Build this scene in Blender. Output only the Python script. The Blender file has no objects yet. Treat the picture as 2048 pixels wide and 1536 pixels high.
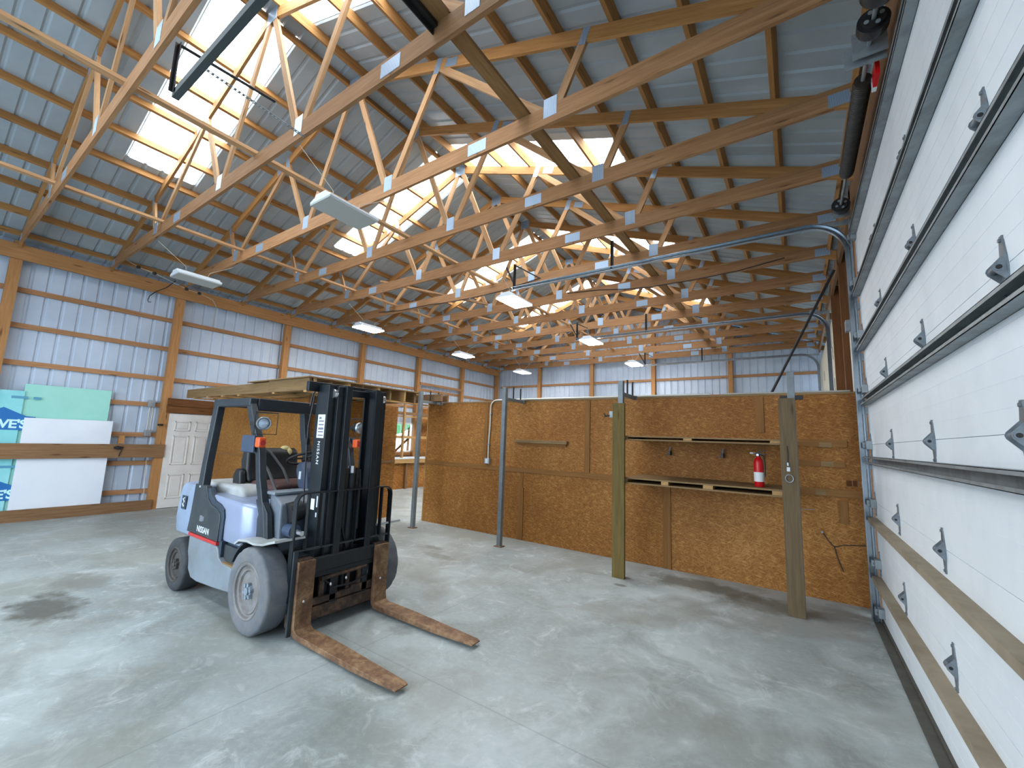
import bpy, math, random
from mathutils import Vector, Matrix
rnd = random.Random(7)
SC = bpy.context.scene
COL = SC.collection
PI = math.pi
D = 2.4384            # post spacing
TS = D / 2            # truss spacing
W = 11.967            # clear span
ORD = ['first', 'second', 'third', 'fourth', 'fifth', 'sixth', 'seventh', 'eighth', 'ninth', 'tenth',
       'eleventh', 'twelfth', 'thirteenth', 'fourteenth']

def lin(c):
    c = c / 255.0
    return c / 12.92 if c <= 0.04045 else ((c + 0.055) / 1.055) ** 2.4
def rgb(r, g, b): return (lin(r), lin(g), lin(b), 1.0)

# ------------------------------------------------------------------ geometry collector
class G:
    def __init__(s):
        s.v = []; s.f = []; s.fm = []; s.fg = []; s.m = 0; s.fs = []
    def _add(s, vs, fs, axis=None, smooth=False):
        b = len(s.v); s.v += [Vector(p) for p in vs]
        off = (rnd.uniform(0, 40), rnd.uniform(0, 40))
        ax = Vector(axis).normalized() if axis is not None else Vector((0, 0, 1))
        for f in fs:
            s.f.append([b + i for i in f]); s.fm.append(s.m); s.fg.append((ax, off)); s.fs.append(smooth)
        return s
    def box(s, x0, x1, y0, y1, z0, z1, axis=None):
        x0, x1 = min(x0, x1), max(x0, x1); y0, y1 = min(y0, y1), max(y0, y1); z0, z1 = min(z0, z1), max(z0, z1)
        vs = [(x, y, z) for z in (z0, z1) for y in (y0, y1) for x in (x0, x1)]
        fs = [(0, 2, 3, 1), (4, 5, 7, 6), (0, 1, 5, 4), (2, 6, 7, 3), (0, 4, 6, 2), (1, 3, 7, 5)]
        if axis is None:
            d = [(x1 - x0, (1, 0, 0)), (y1 - y0, (0, 1, 0)), (z1 - z0, (0, 0, 1))]
            axis = max(d)[1]
        return s._add(vs, fs, axis)
    def beam(s, p0, p1, w, h, up=(0, 0, 1)):
        # w along side = dir x up, h along up
        p0 = Vector(p0); p1 = Vector(p1); d = (p1 - p0).normalized(); up = Vector(up)
        side = d.cross(up).normalized(); u = side.cross(d).normalized()
        vs = []
        for p in (p0, p1):
            for a, b in ((-1, -1), (1, -1), (1, 1), (-1, 1)):
                vs.append(p + side * (a * w / 2) + u * (b * h / 2))
        fs = [(0, 1, 2, 3), (7, 6, 5, 4), (0, 4, 5, 1), (1, 5, 6, 2), (2, 6, 7, 3), (3, 7, 4, 0)]
        return s._add(vs, fs, d)
    def cyl(s, p0, p1, r0, r1=None, n=20, cap=True):
        r1 = r0 if r1 is None else r1
        p0 = Vector(p0); p1 = Vector(p1); d = (p1 - p0).normalized()
        a = d.orthogonal().normalized(); b = d.cross(a)
        vs = []
        for p, r in ((p0, r0), (p1, r1)):
            vs += [p + (a * math.cos(2 * PI * i / n) + b * math.sin(2 * PI * i / n)) * r for i in range(n)]
        s._add(vs, [(i, (i + 1) % n, n + (i + 1) % n, n + i) for i in range(n)], d, True)
        if cap:
            s._add(vs, [tuple(range(n - 1, -1, -1)), tuple(range(n, 2 * n))], d)
        return s
    def tube(s, pts, r, n=8, cap=True):
        pts = [Vector(p) for p in pts]; vs = []; fs = []
        t = (pts[1] - pts[0]).normalized(); a = t.orthogonal().normalized()
        for k, p in enumerate(pts):
            if 0 < k < len(pts) - 1: t = (pts[k + 1] - pts[k - 1]).normalized()
            elif k: t = (pts[k] - pts[k - 1]).normalized()
            a = (a - t * a.dot(t)).normalized(); b = t.cross(a)
            vs += [p + (a * math.cos(2 * PI * i / n) + b * math.sin(2 * PI * i / n)) * r for i in range(n)]
        for k in range(len(pts) - 1):
            for i in range(n):
                j = (i + 1) % n
                fs.append((k * n + i, k * n + j, (k + 1) * n + j, (k + 1) * n + i))
        s._add(vs, fs, (0, 0, 1), True)
        if cap: s._add(vs, [tuple(range(n - 1, -1, -1)), tuple(range((len(pts) - 1) * n, len(pts) * n))])
        return s
    def sweep(s, pts, prof, normal, closed=False):
        # planar path: profile (a along plane normal, b along in-plane normal)
        pts = [Vector(p) for p in pts]; N = Vector(normal).normalized(); n = len(prof); vs = []; fs = []
        K = len(pts)
        for k, p in enumerate(pts):
            if closed: t = pts[(k + 1) % K] - pts[k - 1]
            elif k == 0: t = pts[1] - pts[0]
            elif k == K - 1: t = pts[k] - pts[k - 1]
            else: t = (pts[k + 1] - p).normalized() + (p - pts[k - 1]).normalized()
            t.normalize(); b = N.cross(t).normalized()
            vs += [p + N * u + b * v for u, v in prof]
        for k in range(K if closed else K - 1):
            for i in range(n):
                j = (i + 1) % n; k2 = (k + 1) % K
                fs.append((k * n + i, k2 * n + i, k2 * n + j, k * n + j))
        s._add(vs, fs, pts[1] - pts[0], True)
        if not closed: s._add(vs, [tuple(range(n)), tuple(range(K * n - 1, (K - 1) * n - 1, -1))], pts[1] - pts[0])
        return s
    def prism(s, poly, axis, a, b, grain=None):
        # poly in the two other axes (xyz order), extruded along axis from a to b
        i = 'xyz'.index(axis); o = [j for j in range(3) if j != i]; n = len(poly); vs = []
        for t in (a, b):
            for p in poly:
                q = [0, 0, 0]; q[i] = t; q[o[0]] = p[0]; q[o[1]] = p[1]; vs.append(q)
        fs = [tuple(range(n - 1, -1, -1)), tuple(range(n, 2 * n))] + [(k, (k + 1) % n, n + (k + 1) % n, n + k) for k in range(n)]
        area = sum(poly[k][0] * poly[(k + 1) % n][1] - poly[(k + 1) % n][0] * poly[k][1] for k in range(n))
        flip = (area < 0) != (axis == 'y')
        if (b < a): flip = not flip
        if flip: fs = [tuple(reversed(f)) for f in fs]
        return s._add(vs, fs, grain)
    def lathe(s, prof, o, d, n=40, a0=None):
        # prof [(r, h)], axis through o along d
        o = Vector(o); d = Vector(d).normalized(); a = d.orthogonal().normalized(); b = d.cross(a); vs = []; fs = []
        K = len(prof)
        for r, h in prof:
            vs += [o + d * h + (a * math.cos(2 * PI * i / n) + b * math.sin(2 * PI * i / n)) * r for i in range(n)]
        for k in range(K - 1):
            for i in range(n):
                j = (i + 1) % n; fs.append((k * n + i, k * n + j, (k + 1) * n + j, (k + 1) * n + i))
        return s._add(vs, fs, d, True)
    def sphere(s, c, rx, ry, rz, n=16, m=10):
        c = Vector(c); vs = []; fs = []
        for k in range(m + 1):
            th = PI * k / m
            for i in range(n):
                ph = 2 * PI * i / n
                vs.append(c + Vector((rx * math.sin(th) * math.cos(ph), ry * math.sin(th) * math.sin(ph), rz * math.cos(th))))
        for k in range(m):
            for i in range(n):
                j = (i + 1) % n; fs.append((k * n + j, k * n + i, (k + 1) * n + i, (k + 1) * n + j))
        return s._add(vs, fs, (0, 0, 1), True)
    def mat(s, i): s.m = i; return s
    def xf(s, M, start=0):
        for k in range(start, len(s.v)): s.v[k] = M @ s.v[k]
        return s

def tag(o, label=None, cat=None, group=None, kind=None):
    if label: o['label'] = label
    if cat: o['category'] = cat
    if group: o['group'] = group
    if kind: o['kind'] = kind
    return o

def origin_of(o):
    p = Vector((0, 0, 0))
    while o is not None:
        p = p + o.location; o = o.parent
    return p

def mk(name, g, mats, parent=None, bevel=0, seg=2, loc=None, flat=False):
    if not isinstance(mats, (list, tuple)): mats = [mats]
    if parent is not None:
        org = origin_of(parent)
    elif loc is not None: org = Vector(loc)
    else:
        xs = [v.x for v in g.v]; ys = [v.y for v in g.v]; zs = [v.z for v in g.v]
        org = Vector(((min(xs) + max(xs)) / 2, (min(ys) + max(ys)) / 2, min(zs)))
    me = bpy.data.meshes.new(name)
    me.from_pydata([v - org for v in g.v], [], g.f)
    me.polygons.foreach_set('material_index', g.fm)
    me.polygons.foreach_set('use_smooth', [True] * len(g.f) if not flat else [False] * len(g.f))
    uv = me.uv_layers.new(name='UVMap').data
    li = 0
    for k, f in enumerate(g.f):
        ax, off = g.fg[k]
        n = me.polygons[k].normal
        if abs(n.dot(ax)) > 0.9:
            a = ax.orthogonal().normalized(); b = ax.cross(a)
        else:
            b = n.cross(ax).normalized(); a = ax
        for i in f:
            p = g.v[i]
            uv[li].uv = (p.dot(a) + off[0], p.dot(b) + off[1]); li += 1
    for m in mats: me.materials.append(m)
    if not flat: me.set_sharp_from_angle(angle=math.radians(38))
    o = bpy.data.objects.new(name, me); COL.objects.link(o)
    if parent is not None: o.parent = parent
    else: o.location = org
    if bevel:
        md = o.modifiers.new('bevel', 'BEVEL'); md.width = bevel; md.segments = seg; md.limit_method = 'ANGLE'; md.angle_limit = math.radians(40)
        md.harden_normals = True
    return o

def thing(name, label, cat, loc, group=None):
    o = bpy.data.objects.new(name, None); COL.objects.link(o); o.location = loc; o.empty_display_size = 0.2
    return tag(o, label, cat, group)

def copy_tree(o, loc, label=None, group=None):
    kids = {}
    r = o.copy(); COL.objects.link(r); r.location = loc
    if label: r['label'] = label
    if group: r['group'] = group
    for ch in list(o.children):
        c = ch.copy(); COL.objects.link(c); c.parent = r
        for g2 in list(ch.children):
            d = g2.copy(); COL.objects.link(d); d.parent = c
    return r

def arc(cx, cz, r, a0, a1, n):
    return [(cx + r * math.cos(a0 + (a1 - a0) * i / n), cz + r * math.sin(a0 + (a1 - a0) * i / n)) for i in range(n + 1)]

def text_mesh(name, body, size, mat, M, parent, depth=0.002, bold=0.0, spacing=1.0, align='CENTER'):
    cu = bpy.data.curves.new(name, 'FONT'); cu.body = body; cu.size = size; cu.extrude = depth; cu.offset = bold
    cu.align_x = align; cu.align_y = 'CENTER'; cu.space_character = spacing
    t = bpy.data.objects.new('tmp', cu); COL.objects.link(t)
    dg = bpy.context.evaluated_depsgraph_get(); dg.update()
    me = bpy.data.meshes.new_from_object(t.evaluated_get(dg)); me.name = name
    bpy.data.objects.remove(t); bpy.data.curves.remove(cu)
    org = origin_of(parent)
    me.transform(Matrix.Translation(-org) @ M)
    me.materials.clear(); me.materials.append(mat)
    o = bpy.data.objects.new(name, me); COL.objects.link(o); o.parent = parent
    return o

# ------------------------------------------------------------------ materials
class NT:
    def __init__(s, name):
        s.m = bpy.data.materials.new(name); s.m.use_nodes = True
        s.t = s.m.node_tree; s.n = s.t.nodes; s.b = s.n['Principled BSDF']
    def node(s, ty, **kw):
        n = s.n.new(ty)
        for k, v in kw.items():
            if k.startswith('_'): setattr(n, k[1:], v)
            else: n.inputs[k.replace('_', ' ')].default_value = v
        return n
    def link(s, a, b): s.t.links.new(a, b)
    def coord(s, kind='Object', scale=(1, 1, 1), rot=(0, 0, 0)):
        tc = s.n.new('ShaderNodeTexCoord'); mp = s.n.new('ShaderNodeMapping')
        mp.vector_type = 'TEXTURE'; scale = tuple(1.0 / q for q in scale)
        mp.inputs['Scale'].default_value = scale; mp.inputs['Rotation'].default_value = rot
        s.link(tc.outputs[kind], mp.inputs['Vector']); return mp.outputs['Vector']
    def noise(s, vec, scale, detail=4, rough=0.55, dist=0.0):
        n = s.node('ShaderNodeTexNoise', Scale=scale, Detail=detail, Roughness=rough, Distortion=dist)
        s.link(vec, n.inputs['Vector']); return n.outputs['Fac']
    def ramp(s, fac, stops):
        r = s.n.new('ShaderNodeValToRGB'); e = r.color_ramp.elements
        e[0].position, e[0].color = stops[0]; e[1].position, e[1].color = stops[-1]
        for p, c in stops[1:-1]:
            x = e.new(p); x.color = c
        s.link(fac, r.inputs['Fac']); return r.outputs['Color']
    def mix(s, fac, a, b, mode='MIX'):
        m = s.n.new('ShaderNodeMix'); m.data_type = 'RGBA'; m.blend_type = mode
        for sock, val in ((m.inputs[0], fac), (m.inputs[6], a), (m.inputs[7], b)):
            if isinstance(val, (int, float)): sock.default_value = val
            elif isinstance(val, tuple): sock.default_value = val
            else: s.link(val, sock)
        return m.outputs[2]
    def math(s, op, a, b=None):
        m = s.n.new('ShaderNodeMath'); m.operation = op
        for i, v in enumerate((a, b)):
            if v is None: continue
            if isinstance(v, (int, float)): m.inputs[i].default_value = v
            else: s.link(v, m.inputs[i])
        return m.outputs[0]
    def out(s, color, rough=0.6, metal=0.0, spec=0.5, bump=None, bstr=0.2, bdist=0.01):
        if isinstance(color, tuple): s.b.inputs['Base Color'].default_value = color
        else: s.link(color, s.b.inputs['Base Color'])
        if isinstance(rough, (int, float)): s.b.inputs['Roughness'].default_value = rough
        else: s.link(rough, s.b.inputs['Roughness'])
        s.b.inputs['Metallic'].default_value = metal
        s.b.inputs['Specular IOR Level'].default_value = spec
        if bump is not None:
            bn = s.n.new('ShaderNodeBump'); bn.inputs['Strength'].default_value = bstr; bn.inputs['Distance'].default_value = bdist
            s.link(bump, bn.inputs['Height']); s.link(bn.outputs['Normal'], s.b.inputs['Normal'])
        return s.m

def wood(name, dark, light, var=0.25, knots=True, rough=0.7):
    t = NT(name)
    v = t.coord('UV', (0.9, 14, 1))
    n1 = t.noise(v, 2.2, 5, 0.6, 0.6)
    v2 = t.coord('UV', (0.5, 45, 1)); n2 = t.noise(v2, 3.0, 2, 0.5)
    f = t.math('ADD', t.math('MULTIPLY', n1, 0.75), t.math('MULTIPLY', n2, 0.25))
    c = t.ramp(f, [(0.3, dark), (0.72, light)])
    if knots:
        vo = t.node('ShaderNodeTexVoronoi', Scale=1.0, Randomness=1.0); t.link(t.coord('UV', (1.6, 9, 1)), vo.inputs['Vector'])
        k = t.ramp(vo.outputs['Distance'], [(0.05, (1, 1, 1, 1)), (0.16, (0, 0, 0, 1))])
        c = t.mix(k, c, tuple(x * 0.4 for x in dark[:3]) + (1,))
    oi = t.n.new('ShaderNodeObjectInfo')
    val = t.math('ADD', t.math('MULTIPLY', oi.outputs['Random'], var), 1 - var * 0.6)
    cm = t.n.new('ShaderNodeCombineColor')
    for i in range(3): t.link(val, cm.inputs[i])
    c = t.mix(1.0, c, cm.outputs[0], 'MULTIPLY')
    return t.out(c, rough, 0, 0.3, n2, 0.15, 0.004)

def painted(name, c, rough=0.5, metal=0.0, dirt=None, amount=0.5, scale=4.0, spec=0.5):
    t = NT(name)
    if dirt is None: return t.out(c, rough, metal, spec)
    v = t.coord('Object'); n = t.noise(v, scale, 6, 0.65, 0.3)
    f = t.ramp(n, [(0.42, (0, 0, 0, 1)), (0.75, (amount, amount, amount, 1))])
    return t.out(t.mix(f, c, dirt), rough, metal, spec)

M = {}
M['truss'] = wood('truss pine', rgb(134, 94, 60), rgb(172, 130, 90), 0.25)
M['web'] = wood('web pine', rgb(156, 116, 80), rgb(204, 164, 120), 0.35)
M['purlin'] = wood('purlin spruce', rgb(144, 100, 54), rgb(182, 136, 82), 0.25)
M['post'] = wood('post pine', rgb(154, 106, 62), rgb(186, 138, 88), 0.15)
M['girt'] = wood('girt pine', rgb(150, 106, 70), rgb(182, 138, 98), 0.2)
M['treated'] = wood('treated lumber', rgb(92, 77, 38), rgb(122, 103, 56), 0.12)
M['brace'] = wood('old brace', rgb(126, 92, 54), rgb(160, 122, 78), 0.1)
M['grey_plank'] = wood('weathered plank', rgb(92, 76, 54), rgb(122, 102, 74), 0.1)
M['board'] = wood('worn board', rgb(110, 80, 52), rgb(146, 112, 80), 0.15)
M['dark_wood'] = wood('stained lintel', rgb(92, 56, 26), rgb(128, 82, 42), 0.15)
M['pale_wood'] = wood('fresh pine', rgb(164, 124, 76), rgb(196, 158, 106), 0.2)
M['ply'] = wood('plywood', rgb(116, 92, 60), rgb(150, 122, 84), 0.15, False)

def osb(name, a, b, c, plane='y'):
    # long flat strands lying in several directions of the sheet
    t = NT(name); f = None
    for k, (ang, sc) in enumerate(((0.25, 1.0), (-0.6, 1.15), (1.25, 0.9), (2.2, 1.05))):
        rot = (0, ang, 0) if plane == 'y' else (ang, 0, 0)
        v = t.coord('Object', (6.5 * sc, 6.5 * sc, 44 * sc), rot)
        n = t.noise(v, 1.6, 2, 0.5)
        n = t.math('MULTIPLY', n, 1.0 - 0.04 * k)
        f = n if f is None else t.math('MAXIMUM', f, n)
    big = t.noise(t.coord('Object'), 0.7, 5, 0.6)
    f2 = t.math('ADD', t.math('MULTIPLY', f, 0.72), t.math('MULTIPLY', big, 0.28))
    col = t.ramp(f2, [(0.44, a), (0.54, b), (0.67, c)])
    return t.out(col, 0.62, 0, 0.25, f, 0.1, 0.003)
M['osb'] = osb('osb', rgb(124, 76, 30), rgb(150, 99, 45), rgb(192, 141, 79), 'y')
M['osb_light'] = osb('osb light', rgb(122, 77, 30), rgb(148, 99, 42), rgb(182, 132, 68), 'y')

def sheet(name, c1, c2, rough, metal):
    t = NT(name); n = t.noise(t.coord('Object'), 1.3, 5, 0.6)
    return t.out(t.ramp(n, [(0.3, c1), (0.7, c2)]), rough, metal, 0.4)
M['roof_metal'] = sheet('galvalume roof underside', rgb(154, 166, 174), rgb(174, 185, 192), 0.55, 0.1)
M['wall_metal'] = sheet('ribbed wall liner', rgb(172, 186, 204), rgb(190, 203, 220), 0.5, 0.1)
M['track'] = painted('bright track steel', rgb(160, 170, 178), 0.24, 0.9, rgb(120, 128, 134), 0.5, 9)
M['galv'] = painted('galvanised steel', rgb(176, 186, 194), 0.35, 0.75, rgb(120, 128, 132), 0.6, 9)
M['galv_dull'] = painted('dull galvanised', rgb(150, 158, 162), 0.5, 0.5, rgb(96, 98, 96), 0.7, 7)
M['strut_dust'] = painted('dusty strut', rgb(146, 134, 114), 0.7, 0.0, rgb(112, 98, 76), 0.9, 3)
M['steel_gray'] = painted('gray tube steel', rgb(126, 134, 138), 0.5, 0.3, rgb(90, 92, 90), 0.6, 6)
M['black_metal'] = painted('black steel', rgb(30, 31, 33), 0.45, 0.2, rgb(60, 58, 54), 0.6, 8)
M['dark_spring'] = painted('oily spring steel', rgb(40, 37, 33), 0.5, 0.3, rgb(80, 70, 56), 0.6, 30)
M['white_door'] = painted('white door skin', rgb(226, 232, 236), 0.45, 0, rgb(206, 214, 220), 0.6, 2)
M['cream_door'] = painted('cream door skin', rgb(232, 228, 206), 0.5)
M['white_paint'] = painted('white paint', rgb(222, 220, 216), 0.5, 0, rgb(196, 190, 184), 0.5, 3)
M['white_trim'] = painted('white vinyl', rgb(232, 234, 236), 0.4)
M['conduit'] = painted('conduit', rgb(190, 188, 178), 0.4, 0.3)
M['rubber_strip'] = painted('dark rubber', rgb(72, 70, 64), 0.8, 0, rgb(96, 92, 82), 0.7, 6)
M['hinge'] = painted('worn hinge steel', rgb(128, 136, 142), 0.4, 0.5, rgb(84, 86, 88), 0.7, 14)
M['rim_dark'] = painted('dark rear rim', rgb(58, 56, 54), 0.7, 0, rgb(90, 80, 72), 0.7, 9)
M['track_shaded'] = painted('track steel with shade in colour', rgb(70, 80, 82), 0.5, 0.4)  # same steel as the bright track, with its backlit shade put into the colour
M['batten'] = wood('thin batten', rgb(124, 82, 38), rgb(148, 104, 54), 0.1, False)

def plate():
    t = NT('truss plate')
    v = t.coord('Object', (1, 1, 1))
    w = t.node('ShaderNodeTexWave', Scale=38.0, Distortion=0.0); w.bands_direction = 'X'; t.link(v, w.inputs['Vector'])
    c = t.ramp(w.outputs['Fac'], [(0.3, rgb(112, 140, 172)), (0.6, rgb(190, 210, 230))])
    return t.out(c, 0.38, 0.55, 0.5, w.outputs['Fac'], 0.5, 0.004)
M['plate'] = plate()

def concrete():
    t = NT('concrete floor'); v = t.coord('Object')
    big = t.noise(v, 0.35, 6, 0.62, 0.5); mid = t.noise(v, 1.6, 6, 0.65, 0.8); fine = t.noise(v, 22, 5, 0.7)
    c = t.ramp(big, [(0.3, rgb(134, 143, 143)), (0.5, rgb(158, 166, 165)), (0.68, rgb(184, 191, 190))])
    c = t.mix(t.ramp(mid, [(0.36, (0.65, 0.65, 0.65, 1)), (0.56, (0, 0, 0, 1))]), c, rgb(122, 126, 120))
    c = t.mix(t.ramp(fine, [(0.45, (0, 0, 0, 1)), (0.8, (0.35, 0.35, 0.35, 1))]), c, rgb(190, 193, 188))
    pat = t.noise(v, 3.4, 7, 0.7, 1.2)
    c = t.mix(t.ramp(pat, [(0.54, (0, 0, 0, 1)), (0.68, (0.55, 0.55, 0.55, 1))]), c, rgb(198, 204, 203))
    c = t.mix(t.ramp(t.noise(v, 0.9, 5, 0.6, 0.4), [(0.42, (0.5, 0.5, 0.5, 1)), (0.52, (0, 0, 0, 1))]), c, rgb(136, 137, 128))
    scr = t.noise(t.coord('Object', (2.0, 34, 1), (0, 0, 0.5)), 2.0, 3, 0.6)
    c = t.mix(t.ramp(scr, [(0.66, (0, 0, 0, 1)), (0.76, (0.5, 0.5, 0.5, 1))]), c, rgb(204, 207, 204))
    # round oily stains
    sep = t.n.new('ShaderNodeSeparateXYZ'); t.link(v, sep.inputs[0])
    wob = t.noise(v, 5, 4, 0.6)
    def stain(px, py, rx, ry, amt, col):
        nonlocal c
        dx = t.math('DIVIDE', t.math('SUBTRACT', sep.outputs[0], px), rx); dy = t.math('DIVIDE', t.math('SUBTRACT', sep.outputs[1], py), ry)
        d = t.math('ADD', t.math('SQRT', t.math('ADD', t.math('MULTIPLY', dx, dx), t.math('MULTIPLY', dy, dy))), t.math('MULTIPLY', t.math('SUBTRACT', wob, 0.5), 1.6))
        c = t.mix(t.ramp(d, [(0.55, (amt, amt, amt, 1)), (1.0, (0, 0, 0, 1))]), c, col)
    OX, OY = 6.0, 5.0
    stain(5.36 - OX, 0.18 - OY, 0.55, 0.28, 0.85, rgb(82, 78, 68))
    stain(4.7 - OX, 0.55 - OY, 0.5, 0.3, 0.5, rgb(104, 102, 94))
    stain(10.3 - OX, 5.1 - OY, 0.9, 0.28, 0.8, rgb(104, 104, 96))
    stain(11.0 - OX, 4.9 - OY, 0.6, 0.3, 0.6, rgb(104, 102, 92))
    stain(9.45 - OX, 4.45 - OY, 0.09, 0.06, 0.7, rgb(84, 80, 76))
    stain(6.9 - OX, 3.9 - OY, 0.35, 0.12, 0.6, rgb(124, 124, 112))
    stain(6.5 - OX, 4.2 - OY, 0.22, 0.1, 0.6, rgb(116, 114, 102))
    stain(8.3 - OX, 1.95 - OY, 0.16, 0.1, 0.5, rgb(104, 108, 104))
    stain(2.6 - OX, 2.3 - OY, 0.6, 0.2, 0.6, rgb(110, 106, 94))
    stain(9.0 - OX, 0.9 - OY, 0.5, 0.25, 0.3, rgb(112, 116, 112))
    for k, (a, val) in enumerate(((1, 1.55 - OY), (0, 8.3 - OX), (1, 7.6 - OY))):
        d = t.math('ABSOLUTE', t.math('SUBTRACT', sep.outputs[a], val))
        c = t.mix(t.ramp(d, [(0.003, (0.35, 0.35, 0.35, 1)), (0.006, (0, 0, 0, 1))]), c, rgb(100, 104, 104))
    r = t.ramp(mid, [(0.3, (0.38, 0.38, 0.38, 1)), (0.7, (0.6, 0.6, 0.6, 1))])
    return t.out(c, r, 0, 0.45, fine, 0.08, 0.004)
M['concrete'] = concrete()

def emit(name, c, s):
    t = NT(name); t.b.inputs['Base Color'].default_value = (0.8, 0.8, 0.8, 1)
    t.b.inputs['Emission Color'].default_value = c; t.b.inputs['Emission Strength'].default_value = s
    return t.m
M['skylight'] = emit('translucent roof panel', (0.86, 0.94, 1.0, 1), 6.6)
M['led_on'] = emit('lit diffuser', (1.0, 0.98, 0.95, 1), 42.0)
M['led_off'] = painted('unlit diffuser', rgb(176, 182, 180), 0.5)
M['fixture'] = painted('fixture white', rgb(214, 224, 232), 0.4)
M['foam'] = painted('teal foam board', rgb(150, 212, 200), 0.7, 0, rgb(168, 222, 212), 0.7, 1.5)
M['foam_print'] = painted('printed foam face', rgb(132, 208, 214), 0.6, 0, rgb(172, 228, 232), 0.8, 1.2)
M['logo_blue'] = painted('logo blue', rgb(28, 108, 176), 0.6)
M['logo_white'] = painted('logo pale', rgb(196, 238, 240), 0.6)
M['foam_white'] = painted('white foam face', rgb(226, 232, 240), 0.55, 0, rgb(214, 222, 236), 0.7, 1.5)
M['strip_blue'] = painted('print strip', rgb(84, 150, 178), 0.6)
# forklift
M['silver'] = painted('silver grey paint', rgb(128, 139, 148), 0.4, 0.1, rgb(106, 109, 110), 0.7, 3)
M['silver_blue'] = painted('pale blue silver', rgb(150, 162, 190), 0.28, 0.25, rgb(140, 148, 162), 0.4, 2)
M['cw'] = painted('counterweight paint', rgb(134, 150, 174), 0.5, 0, rgb(112, 118, 124), 0.7, 3)
M['hood'] = painted('dusty hood', rgb(172, 176, 176), 0.5, 0, rgb(134, 134, 128), 0.8, 4)
M['charcoal'] = painted('charcoal paint', rgb(44, 52, 58), 0.45, 0.1, rgb(74, 78, 78), 0.6, 5)
M['mast'] = painted('mast black', rgb(24, 31, 37), 0.36, 0.2, rgb(46, 48, 48), 0.6, 5)
M['guard'] = painted('guard dark grey', rgb(36, 43, 50), 0.42, 0.1, rgb(58, 62, 64), 0.5, 6)
M['navy'] = painted('dark blue panel', rgb(34, 50, 66), 0.5, 0, rgb(56, 66, 74), 0.5, 5)
M['cowl'] = painted('blue grey cowl', rgb(50, 66, 90), 0.5, 0, rgb(78, 86, 98), 0.5, 5)
M['grey_panel'] = painted('grey panel', rgb(96, 106, 118), 0.5, 0, rgb(126, 130, 132), 0.6, 5)
M['red'] = painted('red stripe', rgb(190, 46, 44), 0.5, 0, rgb(130, 44, 40), 0.5, 8)
def rustmat():
    t = NT('rusty fork steel'); v = t.coord('Object'); n = t.noise(v, 5, 7, 0.7, 0.4); n2 = t.noise(v, 28, 4, 0.7)
    f = t.math('ADD', t.math('MULTIPLY', n, 0.7), t.math('MULTIPLY', n2, 0.3))
    c = t.ramp(f, [(0.33, rgb(72, 50, 38)), (0.48, rgb(114, 84, 60)), (0.6, rgb(148, 117, 86)), (0.74, rgb(170, 152, 134))])
    return t.out(c, 0.6, 0.25, 0.4, f, 0.25, 0.004)
M['rust'] = rustmat()
def darkrust():
    t = NT('dark rusty carriage'); v = t.coord('Object'); n = t.noise(v, 6, 7, 0.7, 0.4)
    c = t.ramp(n, [(0.35, rgb(40, 40, 42)), (0.52, rgb(78, 62, 52)), (0.66, rgb(122, 94, 74))])
    return t.out(c, 0.6, 0.2, 0.4, n, 0.2, 0.004)
M['carriage'] = darkrust()
M['tire'] = painted('dusty rubber', rgb(96, 100, 106), 0.85, 0, rgb(122, 120, 116), 0.8, 7)
M['tire_dark'] = painted('dark rubber tyre', rgb(48, 51, 54), 0.85, 0, rgb(74, 75, 75), 0.7, 7)
M['rim'] = painted('dusty rim', rgb(110, 105, 102), 0.6, 0.0, rgb(140, 144, 148), 0.7, 9)
M['hub'] = painted('blue grey hub', rgb(146, 160, 172), 0.45, 0.3, rgb(90, 92, 96), 0.7, 25)
M['seat_black'] = painted('black vinyl', rgb(24, 24, 26), 0.5)
M['seat_brown'] = painted('worn brown cushion', rgb(80, 50, 46), 0.7, 0, rgb(56, 36, 34), 0.6, 8)
M['cloth'] = painted('yellow cloth', rgb(196, 178, 122), 0.8)
M['orange'] = painted('orange lens', rgb(226, 92, 38), 0.35)
M['lens'] = painted('lamp glass', rgb(190, 206, 220), 0.12, 0.6)
M['sticker'] = painted('sticker white', rgb(216, 220, 224), 0.5)
M['ink'] = painted('ink grey', rgb(110, 114, 122), 0.6)
M['letter'] = painted('letter grey', rgb(200, 206, 210), 0.5)
M['chrome'] = painted('chromed rod', rgb(226, 230, 234), 0.15, 0.9)
M['ext_red'] = painted('extinguisher red', rgb(200, 12, 22), 0.35)
M['ext_label'] = painted('extinguisher label', rgb(226, 226, 226), 0.5)
M['gravel'] = painted('pale gravel', rgb(176, 182, 186), 0.9, 0, rgb(150, 154, 152), 0.6, 3)
M['leaf'] = painted('green foliage', rgb(86, 150, 90), 0.7, 0, rgb(120, 190, 130), 0.9, 2)
M['black_cord'] = painted('black cord', rgb(26, 26, 28), 0.6)
M['tan_cord'] = painted('pale cord', rgb(186, 176, 160), 0.7)
def glass():
    t = NT('window glass'); t.b.inputs['Transmission Weight'].default_value = 1.0; t.b.inputs['Roughness'].default_value = 0.0; t.b.inputs['IOR'].default_value = 1.1
    return t.m
M['glass'] = glass()
# ------------------------------------------------------------------ setting: shell
YF, YB = -4.9, 14.86          # front and back ends
XL, XR = -0.225, W + 0.225
def roof_z(x): return 5.078 + 0.365 * min(x, W - x)
g = G().box(XL - 0.1, XR + 0.1, YF, YB + 0.05, -0.15, 0.0)
tag(mk('floor', g, M['concrete'], loc=(6, 5, 0)), 'grey concrete slab with oil stains and trowel marks', kind='structure')
g = G().box(-30, 42, -34, 44, -0.4, -0.16)
tag(mk('ground', g, M['gravel']), kind='structure')

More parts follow.
